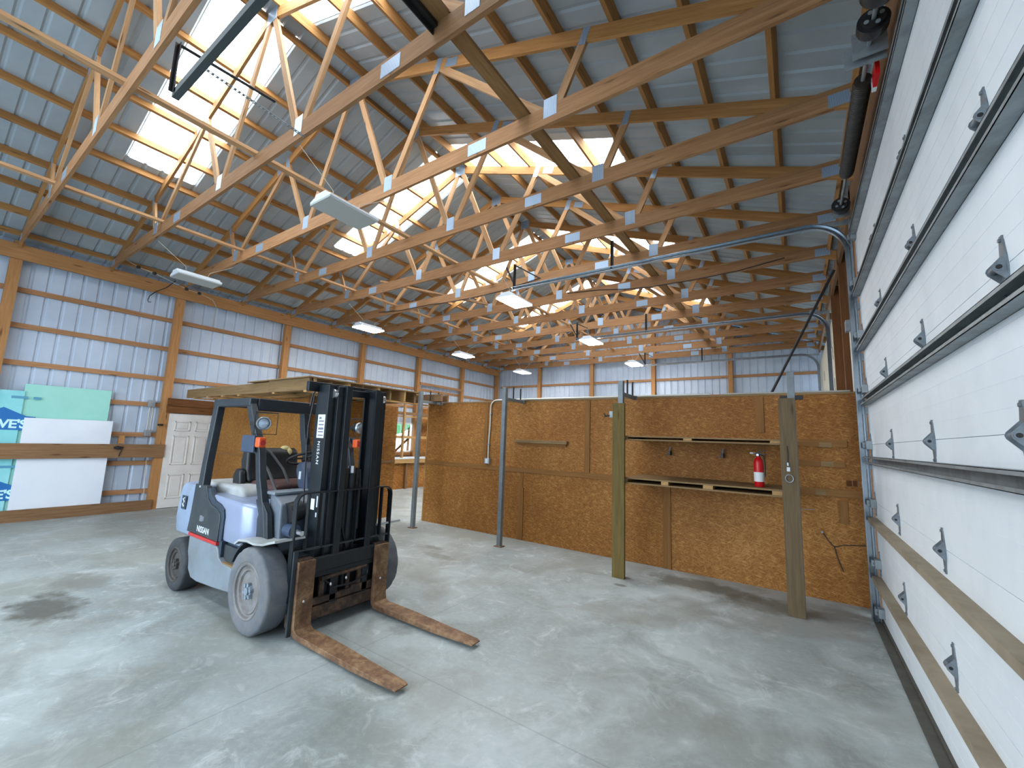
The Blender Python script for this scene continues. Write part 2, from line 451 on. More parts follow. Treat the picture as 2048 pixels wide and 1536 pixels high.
RIB = 0.2286
def rib_profile(y0, y1, ph):
    pts = {y0: 0.0, y1: 0.0}
    def h(y):
        u = ((y - ph) % RIB)
        u = min(u, RIB - u)
        return 0.019 if u <= 0.0125 else (0.019 * (1 - (u - 0.0125) / 0.02) if u < 0.0325 else 0.0)
    k = math.floor((y0 - ph) / RIB) - 1
    while ph + k * RIB < y1 + RIB:
        for d in (-0.0325, -0.0125, 0.0125, 0.0325, 0.09, -0.09):
            y = ph + k * RIB + d
            if y0 < y < y1: pts[y] = 0
        k += 1
    return [(y, h(y)) for y in sorted(pts)]

def strip(g, prof, fa, fb):
    vs = [fa(y, h) for y, h in prof] + [fb(y, h) for y, h in prof]; n = len(prof)
    g._add(vs, [(i, i + 1, n + i + 1, n + i) for i in range(n - 1)])

SKY = [0.70 + 3.6576 * k for k in range(-1, 4)]
SX0 = 2.62
wn = 0
for side in ('left', 'right'):
    X = (lambda x: x) if side == 'left' else (lambda x: W - x)
    f = lambda x: (lambda y, h: (X(x), y, 5.078 + 0.365 * x + h))
    g = G(); ycur = YF - 0.3; PH = SKY[0]
    for ys in SKY:
        strip(g, rib_profile(ycur, ys, PH), f(-0.5), f(W / 2))
        strip(g, rib_profile(ys, ys + 4 * RIB, PH), f(-0.5), f(SX0))
        strip(g, rib_profile(ys, ys + 4 * RIB, PH), f(5.80), f(W / 2))
        ycur = ys + 4 * RIB
    strip(g, rib_profile(ycur, YB + 0.3, PH), f(-0.5), f(W / 2))
    tag(mk('ceiling', g, M['roof_metal'], loc=(0, 0, 0)), 'ribbed metal roof underside on the %s slope' % side, kind='structure')
    for k, ys in enumerate(SKY):
        wn += 1
        g = G(); strip(g, [(y, h + 0.004) for y, h in rib_profile(ys - 0.02, ys + 4 * RIB + 0.02, PH)], f(SX0 - 0.03), f(5.83))
        tag(mk('window_%d' % wn, g, M['skylight']), 'glowing translucent skylight panel in the %s roof slope, %s from the camera end' % (side, ORD[k]), kind='structure')
g = G().prism([(W / 2 - 0.22, 5.078 + 0.365 * (W / 2 - 0.22) + 0.03), (W / 2, 5.078 + 0.365 * W / 2 + 0.03), (W / 2 + 0.22, 5.078 + 0.365 * (W / 2 - 0.22) + 0.03),
               (W / 2 + 0.22, 5.078 + 0.365 * (W / 2 - 0.22) + 0.04), (W / 2, 5.078 + 0.365 * W / 2 + 0.05), (W / 2 - 0.22, 5.078 + 0.365 * (W / 2 - 0.22) + 0.04)], 'y', YF - 0.3, YB + 0.3)
tag(mk('trim_1', g, M['roof_metal'], loc=(0, 0, 0)), kind='structure')

WY0, WY1, WZ0, WZ1 = 8.95, 9.72, 1.16, 2.20     # window in the left wall
g = G(); fz = lambda z: (lambda y, h: (XL - h, y, z))
strip(g, rib_profile(YF, WY0, 0), fz(0), fz(5.1)); strip(g, rib_profile(WY1, YB, 0), fz(0), fz(5.1))
strip(g, rib_profile(WY0, WY1, 0), fz(0), fz(WZ0)); strip(g, rib_profile(WY0, WY1, 0), fz(WZ1), fz(5.1))
tag(mk('wall_left', g, M['wall_metal'], loc=(0, 0, 0)), 'pale ribbed metal liner of the left wall', kind='structure')
g = G()
strip(g, rib_profile(XL, W / 2, 0.1), lambda x, h: (x, YB + h, 0), lambda x, h: (x, YB + h, roof_z(x)))
strip(g, rib_profile(W / 2, XR, 0.1), lambda x, h: (x, YB + h, 0), lambda x, h: (x, YB + h, roof_z(x)))
tag(mk('wall_back', g, M['wall_metal'], loc=(0, 0, 0)), 'pale ribbed metal gable wall at the far end', kind='structure')
g = G(); fr = lambda z: (lambda y, h: (XR + h, y, z))
for a, b, z in ((YF, 0.1, 0), (0.1, 5.2, 4.3), (5.2, 9.1, 0), (9.1, 14.05, 4.3), (14.05, YB, 0)):
    strip(g, rib_profile(a, b, 0), fr(z), fr(5.1))
tag(mk('wall_right', g, M['wall_metal'], loc=(0, 0, 0)), kind='structure')
g = G(); 
for a, b, z in ((XL, 2.2, 0), (2.2, W / 2, 4.4), (W / 2, 9.8, 4.4), (9.8, XR, 0)):
    strip(g, rib_profile(a, b, 0.1), lambda x, h: (x, YF - h, z), lambda x, h: (x, YF - h, roof_z(x)))
tag(mk('wall_front', g, M['wall_metal'], loc=(0, 0, 0)), kind='structure')

# ------------------------------------------------------------------ left wall timber
BW = 0.146
for k in range(-1, 7):
    y = k * D
    g = G().box(-0.18, -0.04, y - BW / 2, y + BW / 2, 0, 4.62)
    g.box(-0.18, -0.044, y - BW / 2 + 0.01, y + BW / 2 - 0.01, 4.62, 4.95)
    if k >= 0:
        lab = ('square timber post at the left picture edge behind the foam boards' if k == 0 else
               'square timber post beside the white six panel door' if k == 1 else
               'timber corner post where left and back walls meet' if k == 6 else
               'timber post on the left wall, %s one past the white door post' % ORD[k - 2])
        tag(mk('wall_post', g, M['post']), lab, 'post', 'timber posts along the left wall')
g = G().box(-0.04, 0.0, YF, YB - 0.2, 4.615, 4.885)
tag(mk('eave_beam', g, M['post']), 'long wide timber beam along the top of the left wall', 'beam')
GZ = [4.11, 3.46, 2.79, 2.21, 1.56, 0.97, 0.38]
names = ['topmost', 'second from the top', 'third from the top', 'fourth from the top', 'fifth from the top', 'sixth from the top', 'lowest']
for i, z in enumerate(GZ):
    g = G().box(-0.222, -0.18, YF, YB - 0.01 if z > 2.3 or z < 1.1 else WY0 - 0.06, z - 0.045, z + 0.045)
    tag(mk('wall_girt', g, M['girt']), 'horizontal wall girt on the left wall, %s of the seven' % names[i], 'girt', 'girts on the left wall')
g = G().box(-0.04, -0.001, 4 * D + 0.05, 5 * D, 3.62, 3.71)
tag(mk('nailer_board', g, M['girt']), 'extra short board nailed across two far left wall posts', 'board')
g = G().box(-0.04, 0.0, -2.6, 2.51, 1.09, 1.36)
tag(mk('wide_plank', g, M['board']), 'wide brown plank across the left wall in front of the foam boards', 'plank')
g = G().box(-0.04, 0.0, -2.6, 2.42, 0.0, 0.205)
tag(mk('base_plank', g, M['board']), 'wide brown plank along the floor at the foot of the left wall', 'plank')
g = G().box(-0.17, -0.05, 1.76, 1.84, 1.37, 1.53)
tag(mk('short_stud', g, M['post']), 'short upright stud above the wide plank near the white door', 'stud')

# foam boards leaning on the left wall
g = G().box(-0.135, -0.11, 0.39, 1.545, 0.02, 2.42)
tag(mk('foam_board', g, M['foam']), 'plain mint green foam board standing tallest behind the others', 'foam board', 'foam boards on the left wall')
fb = mk('foam_board', G().box(-0.108, -0.083, -0.82, 0.40, 0.02, 2.285), M['foam_print'])
g = G().prism([(0.395, 0.02), (0.74, 0.02), (0.74, 2.37), (0.40, 2.285)], 'x', -0.108, -0.084)
tag(fb, 'teal foam board printed with a blue store logo at the left picture edge', 'foam board', 'foam boards on the left wall')
ox = -0.083
for dz in (0.0, -1.22):
    lp = mk('printed_logo', G().prism([(-0.20, 1.59 + dz), (0.58, 1.59 + dz), (0.58, 1.83 + dz), (0.46, 1.84 + dz), (0.19, 1.985 + dz), (-0.08, 1.84 + dz), (-0.20, 1.83 + dz)], 'x', ox, ox + 0.0015), M['logo_blue'], fb)
    Mt = Matrix.Translation((ox + 0.0022, 0.15, 1.69 + dz)) @ Matrix(((0, 0, 1, 0), (1, 0, 0, 0), (0, 1, 0, 0), (0, 0, 0, 1)))
    text_mesh('logo_lettering', "LOWE'S", 0.205, M['logo_white'], Mt, lp, 0.0008, 0.006, 0.94)
    for a, b in ((0.25, 0.445), (0.51, 0.605)):
        mk('print_mark', G().box(ox, ox + 0.0015, a, b, 2.148 + dz, 2.192 + dz), M['strip_blue'], fb)
g = G().box(-0.08, -0.055, 0.445, 1.625, 0.01, 1.815)
tag(mk('foam_board', g, M['foam_white']), 'white faced foam board standing behind the wide brown plank', 'foam board', 'foam boards on the left wall')

# clamp, boxes, conduit on the left wall
t = thing('hook_strap', 'small black hook and strap on the wide brown plank', 'hook', (0.0, 1.76, 1.15))
mk('strap', G().tube([(0.012, 1.79, 1.30), (0.02, 1.80, 1.24), (0.012, 1.78, 1.17), (0.018, 1.775, 1.12)], 0.008), M['black_cord'], t)
mk('hook', G().box(0.0, 0.03, 1.68, 1.82, 1.27, 1.315).box(0.03, 0.05, 1.71, 1.76, 1.255, 1.33), M['black_metal'], t, 0.006)
t = thing('junction_box', 'upper grey junction box left of the white door', 'junction box', (-0.1, 2.2, 2.12), 'junction boxes by the white door')
mk('box', G().box(-0.18, -0.11, 2.15, 2.27, 2.15, 2.30), M['galv_dull'], t, 0.006); mk('cover', G().box(-0.11, -0.105, 2.155, 2.265, 2.155, 2.295), M['galv'], t)
t = thing('junction_box', 'lower grey junction box left of the white door', 'junction box', (-0.1, 2.2, 1.5), 'junction boxes by the white door')
mk('box', G().box(-0.18, -0.11, 2.16, 2.27, 1.53, 1.66), M['galv_dull'], t, 0.006); mk('cover', G().box(-0.11, -0.105, 2.165, 2.265, 1.535, 1.655), M['galv'], t)
for dy, wd in ((2.19, 'left'), (2.245, 'right')):
    tag(mk('conduit', G().cyl((-0.14, dy, 1.66), (-0.14, dy, 2.15), 0.011, n=10), M['conduit']), '%s vertical conduit between the two grey junction boxes' % wd, 'conduit')
tag(mk('cable', G().tube([(-0.1, 2.25, 1.07), (-0.09, 2.27, 0.7), (-0.1, 2.3, 0.22)], 0.007), M['tan_cord']), 'thin pale cable hanging under the wide plank beside the door post', 'cable')
tag(mk('post_bolt', G().box(-0.04, 0.0, 2.33, 2.42, 1.76, 1.80).box(0.0, 0.03, 2.35, 2.385, 1.765, 1.795), M['black_metal'], None, 0.004), 'small dark bolt on the post left of the white door', 'bolt')

# ------------------------------------------------------------------ white entry door in the left wall
dr = tag(mk('door_2', G().box(-0.055, -0.03, 2.515, 3.435, 0.01, 2.04), M['white_paint'], loc=(0, 2.975, 0)), 'white six panel entry door in the left wall', kind='structure')
for y0, y1 in ((2.63, 2.93), (3.02, 3.32)):
    for z0, z1 in ((1.66, 1.88), (0.92, 1.56), (0.20, 0.72)):
        f = mk('door_molding', G().box(-0.03, -0.016, y0, y1, z0, z0 + 0.03).box(-0.03, -0.016, y0, y1, z1 - 0.03, z1).box(-0.03, -0.016, y0, y0 + 0.03, z0, z1).box(-0.03, -0.016, y1 - 0.03, y1, z0, z1), M['white_paint'], dr, 0.008)
        mk('raised_panel', G().box(-0.03, -0.02, y0 + 0.055, y1 - 0.055, z0 + 0.055, z1 - 0.055), M['white_paint'], dr, 0.006)
g = G().box(-0.05, -0.005, 2.45, 3.5, 2.05, 2.20)
tag(mk('door_header', g, M['dark_wood']), 'lower dark brown header board above the white door', 'header board', 'boards above the white door')
g = G().box(-0.05, 0.012, 2.45, 3.5, 2.205, 2.37)
tag(mk('door_header', g, M['dark_wood']), 'upper dark brown header board above the white door', 'header board', 'boards above the white door')

# ------------------------------------------------------------------ roof: trusses, purlins, braces
YT = 0.019
def cz(x): return 4.885 + 0.365 * x            # top chord centre line (from the left heel)
def tpt(x): return (x, cz(min(x, W - x)))
def make_truss():
    t = thing('roof_truss', 'x', 'truss', (W / 2, 0, 4.885), 'roof trusses')
    def member(nm, a, b, h, thick, mat):
        mk(nm, G().beam((a[0], 0, a[1]), (b[0], 0, b[1]), thick, h, (0, 0, 1) if abs(a[0] - b[0]) > 0.3 else (1, 0, 0)), mat, t)
    # bottom chord in three lengths is one part
    mk('bottom_chord', G().box(0.02, 3.5, -YT, YT, 4.885, 5.085).box(3.502, 8.498, -YT, YT, 4.885, 5.085).box(8.5, W - 0.02, -YT, YT, 4.885, 5.085), M['truss'], t)
    pk = (W / 2, cz(W / 2))
    member('top_chord', (-0.3, cz(-0.3)), (pk[0] - 0.001, pk[1]), 0.14, 0.037, M['purlin'])
    member('top_chord', (W + 0.3, cz(-0.3)), (pk[0] + 0.001, pk[1]), 0.14, 0.037, M['purlin'])
    b = [2.53, 4.988, W - 4.988, W - 2.53]; zb = 5.0
    t1, t2 = 2.17, 4.18
    L = lambda x: (x, cz(x) - 0.03)
    R_ = lambda x: (W - x, cz(x) - 0.03)
    for p, q in ((L(t1), (b[0] - 0.05, zb)), ((b[0] + 0.05, zb), L(t2)), (L(t2), (b[1] - 0.05, zb)), ((b[1] + 0.05, zb), (pk[0] - 0.04, pk[1] - 0.04)),
                 ((pk[0] + 0.04, pk[1] - 0.04), (b[2] - 0.05, zb)), ((b[2] + 0.05, zb), R_(t2)), (R_(t2), (b[3] - 0.05, zb)), ((b[3] + 0.05, zb), R_(t1))):
        member('web', p, q, 0.089, 0.0355, M['web'])
    def plate(x, z, w, h, ang=0.0):
        Mx = Matrix.Translation((x, 0, z)) @ Matrix.Rotation(-ang, 4, 'Y')
        gg = G().box(-w / 2, w / 2, -YT - 0.0025, -YT + 0.001, -h / 2, h / 2).box(-w / 2, w / 2, YT - 0.001, YT + 0.0025, -h / 2, h / 2)
        mk('gusset_plate', gg.xf(Mx), M['plate'], t)
    a = math.atan(0.365)
    for x in b: plate(x, 5.06, 0.15, 0.21)
    for x in (3.5, 8.5): plate(x, 4.985, 0.26, 0.14)
    for s, sg in ((1, 1), (-1, -1)):
        X = lambda x: x if s > 0 else W - x
        plate(X(t2), cz(t2) - 0.02, 0.1, 0.2, sg * a); plate(X(t1), cz(t1) - 0.02, 0.08, 0.17, sg * a)
        plate(X(3.95), cz(3.95), 0.2, 0.11, sg * a); plate(X(0.15), 4.965, 0.2, 0.13, 0)
    plate(pk[0], pk[1] - 0.03, 0.24, 0.2)
    return t
tr = make_truss()
for i in range(13):
    lab = ('timber roof truss nearest the camera, crossing the top left corner' if i == 0 else
           'timber roof truss against the far gable wall' if i == 12 else
           'timber roof truss, %s from the camera end' % ORD[i])
    if i == 0:
        tr.location.y = 0.0; tr['label'] = lab
    else: copy_tree(tr, (W / 2, i * TS, 4.885), lab)

for side in ('left', 'right'):
    for k in range(10):
        x = 0.05 + 0.6096 * k if k < 9 else 5.80
        X = x if side == 'left' else W - x
        s = 1 if side == 'left' else -1
        z = cz(x) + 0.075 + 0.058
        g = G().beam((X, YF + 0.1, z), (X, YB - 0.03, z), 0.045, 0.114, (-0.343 * s, 0, 0.939))
        if side == 'left' and k == 0: g = G().beam((X + 0.05, YF + 0.1, z + 0.01), (X + 0.05, YB - 0.03, z + 0.01), 0.038, 0.088, (-0.343 * s, 0, 0.939))
        tag(mk('roof_purlin', g, M['purlin']), 'long roof purlin on the %s slope, %s up from the eave' % (side, ORD[k]), 'purlin', 'purlins on the %s roof slope' % side)
for x, wd, lab, m in ((5.985, 0.089, 'long flat brace on the trusses under the ridge line', 'web'), (2.80, 0.089, 'long flat brace on the trusses on the left side', 'web'), (9.12, 0.14, 'wide brown brace on the trusses on the right side', 'brace')):
    g = G().box(x - wd / 2, x + wd / 2, YF + 0.2, YB - 0.3, 5.086, 5.124)
    tag(mk('truss_brace', g, M[m]), lab, 'brace', 'long braces lying on the trusses')
for i in range(2):
    x0, y0, x1, y1 = ((3.3, 5.2, 5.0, 7.2), (3.4, 8.0, 4.6, 9.6))[i]
    g = G().beam((x0, y0, 5.35), (x1, y1, 5.11), 0.089, 0.038)
    tag(mk('loose_brace', g, M['web']), ('nearer' if i == 0 else 'farther') + ' loose diagonal brace lying among the middle trusses', 'brace')
g = G().box(9.02, 9.07, -0.4, 1.235, 5.045, 5.086).box(9.02, 9.03, -0.4, 1.235, 4.99, 5.045)
tag(mk('angle_iron', g, M['black_metal']), 'dark steel angle under the wide brown brace at the top edge', 'angle iron')

# ------------------------------------------------------------------ back wall timber
for i, x in enumerate((2.14, 4.59, 7.03, 9.58)):
    g = G().box(x - 0.07, x + 0.07, 14.67, 14.81, 0, roof_z(x) - 0.05)
    tag(mk('wall_post', g, M['post']), 'tall gable post on the back wall, %s from the left corner' % ORD[i], 'post', 'posts of the back wall')
for i, z in enumerate((6.05, 5.4, 4.12, 3.48, 2.82, 2.2, 1.5)):
    x0 = 0.0 if z < 5 else (z - 5.0) / 0.365 + 0.1
    g = G().box(x0, W - x0, 14.81, 14.85, z - 0.045, z + 0.045)
    tag(mk('wall_girt', g, M['girt']), 'horizontal girt on the back wall, %s from the top' % ORD[i], 'girt', 'girts on the back wall')

# ------------------------------------------------------------------ right wall timber
for i, (y, lab) in enumerate(((5.36, 'brown timber jamb beside the galvanised track of the big white door'), (7.31, 'brown timber post in the right wall between the two overhead doors'), (9.0, 'brown timber jamb of the farther overhead door'))):
    g = G().box(12.0, 12.14, y - 0.07, y + 0.07, 0, 4.95)
    tag(mk('wall_post', g, M['dark_wood']), lab, 'post', 'posts of the right wall')
g = G().box(12.0, 12.04, YF, YB - 0.2, 4.70, 4.93)
tag(mk('eave_beam', g, M['board']), 'timber beam along the top of the right wall above the doors', 'beam')
g = G().box(11.978, 11.999, 0.0, 5.28, 4.33, 4.68)
tag(mk('door_header', g, M['board']), 'brown header board above the big white overhead door', 'header board')
for i, z in enumerate((4.11, 3.46, 2.79)):
    g = G().box(12.141, 12.185, 5.25, 9.05, z - 0.045, z + 0.045)
    tag(mk('wall_girt', g, M['girt']), 'short girt on the right wall between the overhead doors, %s down' % ORD[i], 'girt', 'girts on the right wall')
g = G().cyl((9.8, 7.0, 0.05), (11.93, 7.0, 4.52), 0.02, n=10)
tag(mk('leaning_pole', g, M['black_metal']), 'long dark pole leaning diagonally against the right wall beyond the partition', 'pole')
t = thing('wall_conduit', 'vertical conduit with a grey box on the right wall beyond the partition', 'conduit', (11.98, 6.0, 2.4))
mk('pipe', G().cyl((11.98, 6.0, 0.4), (11.98, 6.0, 3.3), 0.014, n=10), M['conduit'], t)
mk('box', G().box(11.93, 12.0, 5.95, 6.07, 3.3, 3.45), M['galv_dull'], t, 0.005)
# ------------------------------------------------------------------ overhead doors
def overhead_door(nm, label, y0, y1, full, skin):
    d = bpy.data.objects.new(nm, None); COL.objects.link(d); d.location = (12.0, (y0 + y1) / 2, 0); tag(d, label, kind='structure')
    H = 0.6096; XF = 12.0; yb = y1 - 0.07
    for k in range(7):
        z0 = 0.02 + k * H if k == 0 else k * H + 0.0015; z1 = (k + 1) * H - 0.0015
        g = G().box(XF, XF + 0.045, y0, y1, z0, z1)
        if full:      # four shallow horizontal ribs pressed in the skin
            for q in range(1, 6):
                zz = z0 + (z1 - z0) * q / 6
                g.box(XF - 0.0007, XF + 0.001, y0 + 0.01, y1, zz - 0.006, zz + 0.006)
        mk('door_section', g, skin, d)
    ys = [yb - 0.04, 3.83, 2.55, 1.35, 0.3] if full else [y1 - 0.1, y1 - 1.6, y0 + 1.6, y0 + 0.1]
    for k in range(1, 7):
        zh = k * H - 0.01
        for y in ys:
            g = G()
            # strap with tapering ends
            g.prism([(y - 0.012, zh - 0.125), (y + 0.012, zh - 0.125), (y + 0.03, zh - 0.03), (y + 0.034, zh), (y + 0.03, zh + 0.03), (y + 0.012, zh + 0.125), (y - 0.012, zh + 0.125), (y - 0.03, zh + 0.03), (y - 0.034, zh), (y - 0.03, zh - 0.03)], 'x', XF - 0.006, XF)
            if full:
                for s in (-1, 1):
                    yy = y + s * 0.028
                    g.prism([(XF - 0.004, zh - 0.055), (XF - 0.004, zh + 0.055), (XF - 0.041, zh + 0.012), (XF - 0.045, zh), (XF - 0.041, zh - 0.012)], 'y', yy - 0.002, yy + 0.002)
                g.cyl((XF - 0.026, y - 0.032, zh), (XF - 0.026, y + 0.032, zh), 0.014, n=12)
                for q in (-0.108, 0.108): g.cyl((XF - 0.012, y, zh + q), (XF - 0.004, y, zh + q), 0.008, n=8)
                g.mat(1).cyl((XF - 0.026, y - 0.0335, zh), (XF - 0.026, y + 0.0335, zh), 0.009, n=10)
            mk('hinge', g, [M['hinge'], M['black_metal']], d)
    if full:
        for k, zt in enumerate((0.465, 1.06, 1.70, 2.33, 2.94, 3.57, 4.28)):
            x1 = XF - 0.062; hh = 0.078
            m = M['strut_dust'] if k < 2 else M['galv_dull']
            g = G().box(XF - 0.003, XF - 0.0005, y0 + 0.02, yb - 0.01, zt - hh, zt)
            g.box(x1, XF, y0 + 0.02, yb - 0.01, zt - 0.003, zt).box(x1, XF, y0 + 0.02, yb - 0.01, zt - hh, zt - hh + 0.003)
            g.box(x1, x1 + 0.003, y0 + 0.02, yb - 0.01, zt - 0.018, zt).box(x1, x1 + 0.003, y0 + 0.02, yb - 0.01, zt - hh, zt - hh + 0.018)
            if k < 2: g = G().box(x1 - 0.012, XF - 0.0005, y0 + 0.02, yb - 0.01, zt - 0.05, zt)
            mk('strut', g, m, d)
        for k in range(8):
            z = max(0.12, k * H - 0.01)
            if k == 7: z = 4.2
            g = G().box(XF - 0.05, XF, yb - 0.10, yb - 0.01, z - 0.045, z + 0.045).box(XF - 0.075, XF - 0.05, yb - 0.06, yb - 0.02, z - 0.03, z + 0.03)
            g.cyl((XF - 0.05, yb - 0.06, z), (XF - 0.05, yb + 0.05, z), 0.011, n=10)
            mk('roller_bracket', g, M['galv_dull'], d, 0.004)
        mk('bottom_seal', G().box(XF - 0.018, XF + 0.05, y0, y1, 0.0, 0.03), M['rubber_strip'], d)
    return d
overhead_door('door_1', 'huge white sectional overhead door filling the right side', 0.15, 5.17, True, M['white_door'])
overhead_door('door_3', 'farther cream sectional overhead door on the right wall', 9.2, 14.0, False, M['cream_door'])
g = G().box(11.918, 11.981, 0.15, 5.10, 0.0, 0.014)
tag(mk('floor_strip', g, M['rubber_strip']), 'dark rubber strip on the floor along the big white door', 'floor strip')

def track(label, y, zc, xend, open_dir, full):
    t = thing('door_track', label, 'door track', (11.94, y, 0), 'overhead door tracks')
    r = 0.40; xv = 11.935
    pts = [(xv, 0.0), (xv, zc - r)] + [(xv - r + r * math.cos(a), zc - r + r * math.sin(a)) for a in [PI / 2 * k / 14 for k in range(1, 15)]] + [(xend, zc)]
    pts = [(p[0], y, p[1]) for p in pts]
    w, h, th = 0.05, 0.064, 0.006
    s = open_dir
    prof = [(-s * w / 2, -h / 2), (s * w / 2, -h / 2), (s * w / 2, -h / 2 + 0.012), (s * (w / 2 - th), -h / 2 + th), (-s * (w / 2 - th), -h / 2 + th), (-s * (w / 2 - th), h / 2 - th),
            (s * (w / 2 - th), h / 2 - th), (s * w / 2, h / 2 - 0.012), (s * w / 2, h / 2), (-s * w / 2, h / 2)]
    mk('rail', G().sweep(pts, prof, (0, 1, 0)), M['track' if s < 0 else 'track_shaded'], t)
    ya = y - s * 0.03
    mk('flag_bracket', G().box(11.958, 11.973, ya - 0.05, ya + 0.05, zc - 0.75, zc + 0.02).box(11.5, 11.958, ya - 0.004, ya + 0.004, zc - 0.04, zc + 0.02), M['galv_dull'], t)
    if full:
        for z in (0.35, 1.0, 1.6, 2.2, 2.8, 3.4): mk('jamb_clip', G().box(11.955, 12.0, ya - 0.03, ya + 0.03, z - 0.04, z + 0.04), M['galv_dull'], t, 0.004)
        mk('track_angle', G().box(11.965, 11.985, ya - 0.035, ya + 0.035, 0, zc - 0.8), M['galv_dull'], t)
    def hanger(x, top, diag):
        g = G().box(x - 0.02, x + 0.02, ya - 0.005, ya, zc - 0.01, top).box(x - 0.02, x - 0.015, ya - 0.03, ya, zc - 0.01, top)
        if diag: g.beam((x + 0.02, ya, zc + 0.03), (x - 0.22, ya + 0.02, top), 0.006, 0.035)
        if diag: g.beam((x, ya, top - 0.02), (x + 0.05, ya + diag, top - 0.0), 0.035, 0.006)
        mk('hanger', g, M['black_metal'], t)
    hanger(xend + 0.05, 4.93, 0.75); hanger(xend + 1.9, 4.93, 0.0)
    return t
track('long shiny track of the big white door, curving in above the partition', 5.14, 4.455, 7.15, -1, True)
t = track('track with shade in its colour, hanging across the skylight at the top left', 0.11, 4.49, 7.16, 1, False)
# perforated angle bracing of the near track
g = G()
P0 = Vector((7.187, 0.25, 4.864)); P1 = Vector((7.12, 1.21, 4.87))
d = (P1 - P0); n = 26
for i in range(n):
    a = P0 + d * (i / n); b = P0 + d * ((i + 0.5) / n); c = P0 + d * ((i + 1) / n)
    g.beam(a, b, 0.034, 0.004)
    for s in (-0.0135, 0.0135): g.beam(b + Vector((s, 0, 0)), c + Vector((s, 0, 0)), 0.008, 0.004)
mk('perforated_angle', g, M['galv_dull'], t)
track('track of the farther overhead door on its near side', 9.16, 4.47, 6.5, -1, False)
track('track of the farther overhead door on its far side', 13.6, 4.47, 7.0, -1, False)

# torsion spring assembly
t = thing('torsion_shaft', 'dark torsion spring shaft with cable drums above the big white door', 'torsion shaft', (11.86, 2.6, 4.5))
xs, zs = 11.86, 4.47
mk('shaft', G().cyl((xs, 0.2, zs), (xs, 5.05, zs), 0.0135, n=12), M['galv_dull'], t)
for ya, yb in ((2.86, 4.06), (0.4, 2.05)):
    pts = []; n = int((yb - ya) / 0.02)
    prof = []
    for i in range(n + 1):
        y = ya + (yb - ya) * i / n; prof += [(0.052, y - ya), (0.060, y - ya + 0.006), (0.060, y - ya + 0.012), (0.052, y - ya + 0.0185)]
    mk('spring', G().lathe(prof, (xs, ya, zs), (0, 1, 0), 16).cyl((xs, ya - 0.03, zs), (xs, ya + 0.02, zs), 0.055, n=16).cyl((xs, yb, zs), (xs, yb + 0.05, zs), 0.055, n=16), M['dark_spring'], t)
def drum(y, r):
    g = G().lathe([(0.02, -0.05), (r * 0.72, -0.05), (r * 0.75, -0.03), (r, -0.03), (r, 0.03), (r * 0.9, 0.05), (0.02, 0.05)], (xs, y, zs), (0, 1, 0), 24)
    for q in range(4):
        a = q * PI / 2 + 0.4
        g.mat(1).cyl((xs + r * 0.5 * math.cos(a), y - 0.054, zs + r * 0.5 * math.sin(a)), (xs + r * 0.5 * math.cos(a), y - 0.048, zs + r * 0.5 * math.sin(a)), r * 0.16, n=10); g.mat(0)
    mk('cable_drum', g, [M['black_metal'], M['galv_dull']], t)
drum(4.78, 0.085); drum(2.33, 0.085); drum(2.08, 0.09)
mk('bearing_plate', G().box(xs - 0.09, 11.955, 2.50, 2.512, zs - 0.07, zs + 0.12).box(xs - 0.13, 11.955, 2.56, 2.566, zs - 0.09, zs + 0.07), M['galv_dull'], t)
mk('bearing_plate', G().box(xs - 0.06, 11.955, 4.92, 4.932, zs - 0.07, zs + 0.12), M['galv_dull'], t)
mk('warning_tag', G().box(xs + 0.045, xs + 0.07, 2.66, 2.80, zs - 0.11, zs - 0.02).mat(1).box(xs + 0.045, xs + 0.07, 2.80, 2.85, zs - 0.11, zs - 0.02), [M['ext_red'], M['sticker']], t)
# ------------------------------------------------------------------ OSB partition
PY = 5.573
g = G().box(4.80, 11.80, PY, PY + 0.1, 0, 2.44).box(11.80, 11.915, PY, PY + 0.1, 0, 1.335).box(11.80, 11.915, PY, PY + 0.1, 1.405, 2.44).box(11.915, 11.95, PY, PY + 0.1, 0, 2.44)
wp = tag(mk('wall_partition', g, M['osb'], loc=(8.4, PY, 0)), 'low brown partition wall of oriented strand board', kind='structure')
def batten(x0, x1, z0, z1, t=0.014, m='batten'):
    t += 0.006
    mk('batten', G().box(x0, x1, PY - t, PY + 0.001, z0, z1), M[m], wp)
batten(4.80, 9.25, 1.165, 1.245, 0.012)
batten(8.44, 8.53, 1.25, 2.43); batten(6.34, 6.42, 1.25, 2.43, 0.008); batten(7.18, 7.28, 0.005, 0.9); batten(7.2, 7.26, 0.9, 1.16, 0.006)
batten(9.68, 9.79, 0.005, 1.2); batten(10.90, 10.99, 1.95, 2.42); batten(10.9, 10.98, 1.6, 1.78)
batten(11.345, 11.83, 1.79, 1.88, 0.016); batten(11.35, 11.80, 1.55, 1.62, 0.014); batten(11.2, 11.94, 1.20, 1.29, 0.014); batten(11.72, 11.80, 0.9, 1.16, 0.012)
batten(11.30, 11.315, 2.25, 2.40, 0.004)
for a, b, z in ((11.56, 11.68, 1.815), (11.57, 11.69, 1.585), (11.5, 11.6, 1.24)):
    mk('pale_label', G().box(a, b, PY - 0.0235, PY, z - 0.028, z + 0.028), M['ply'], wp)
mk('top_plate', G().box(4.78, 11.95, PY - 0.012, PY + 0.12, 2.44, 2.462), M['ply'], wp)
mk('end_trim', G().box(4.782, 4.80, PY - 0.005, PY + 0.11, 0, 2.44), M['pale_wood'], wp)
mk('edge_channel', G().box(11.95, 11.957, PY - 0.008, PY + 0.1, 0, 2.46), M['galv_dull'], wp)

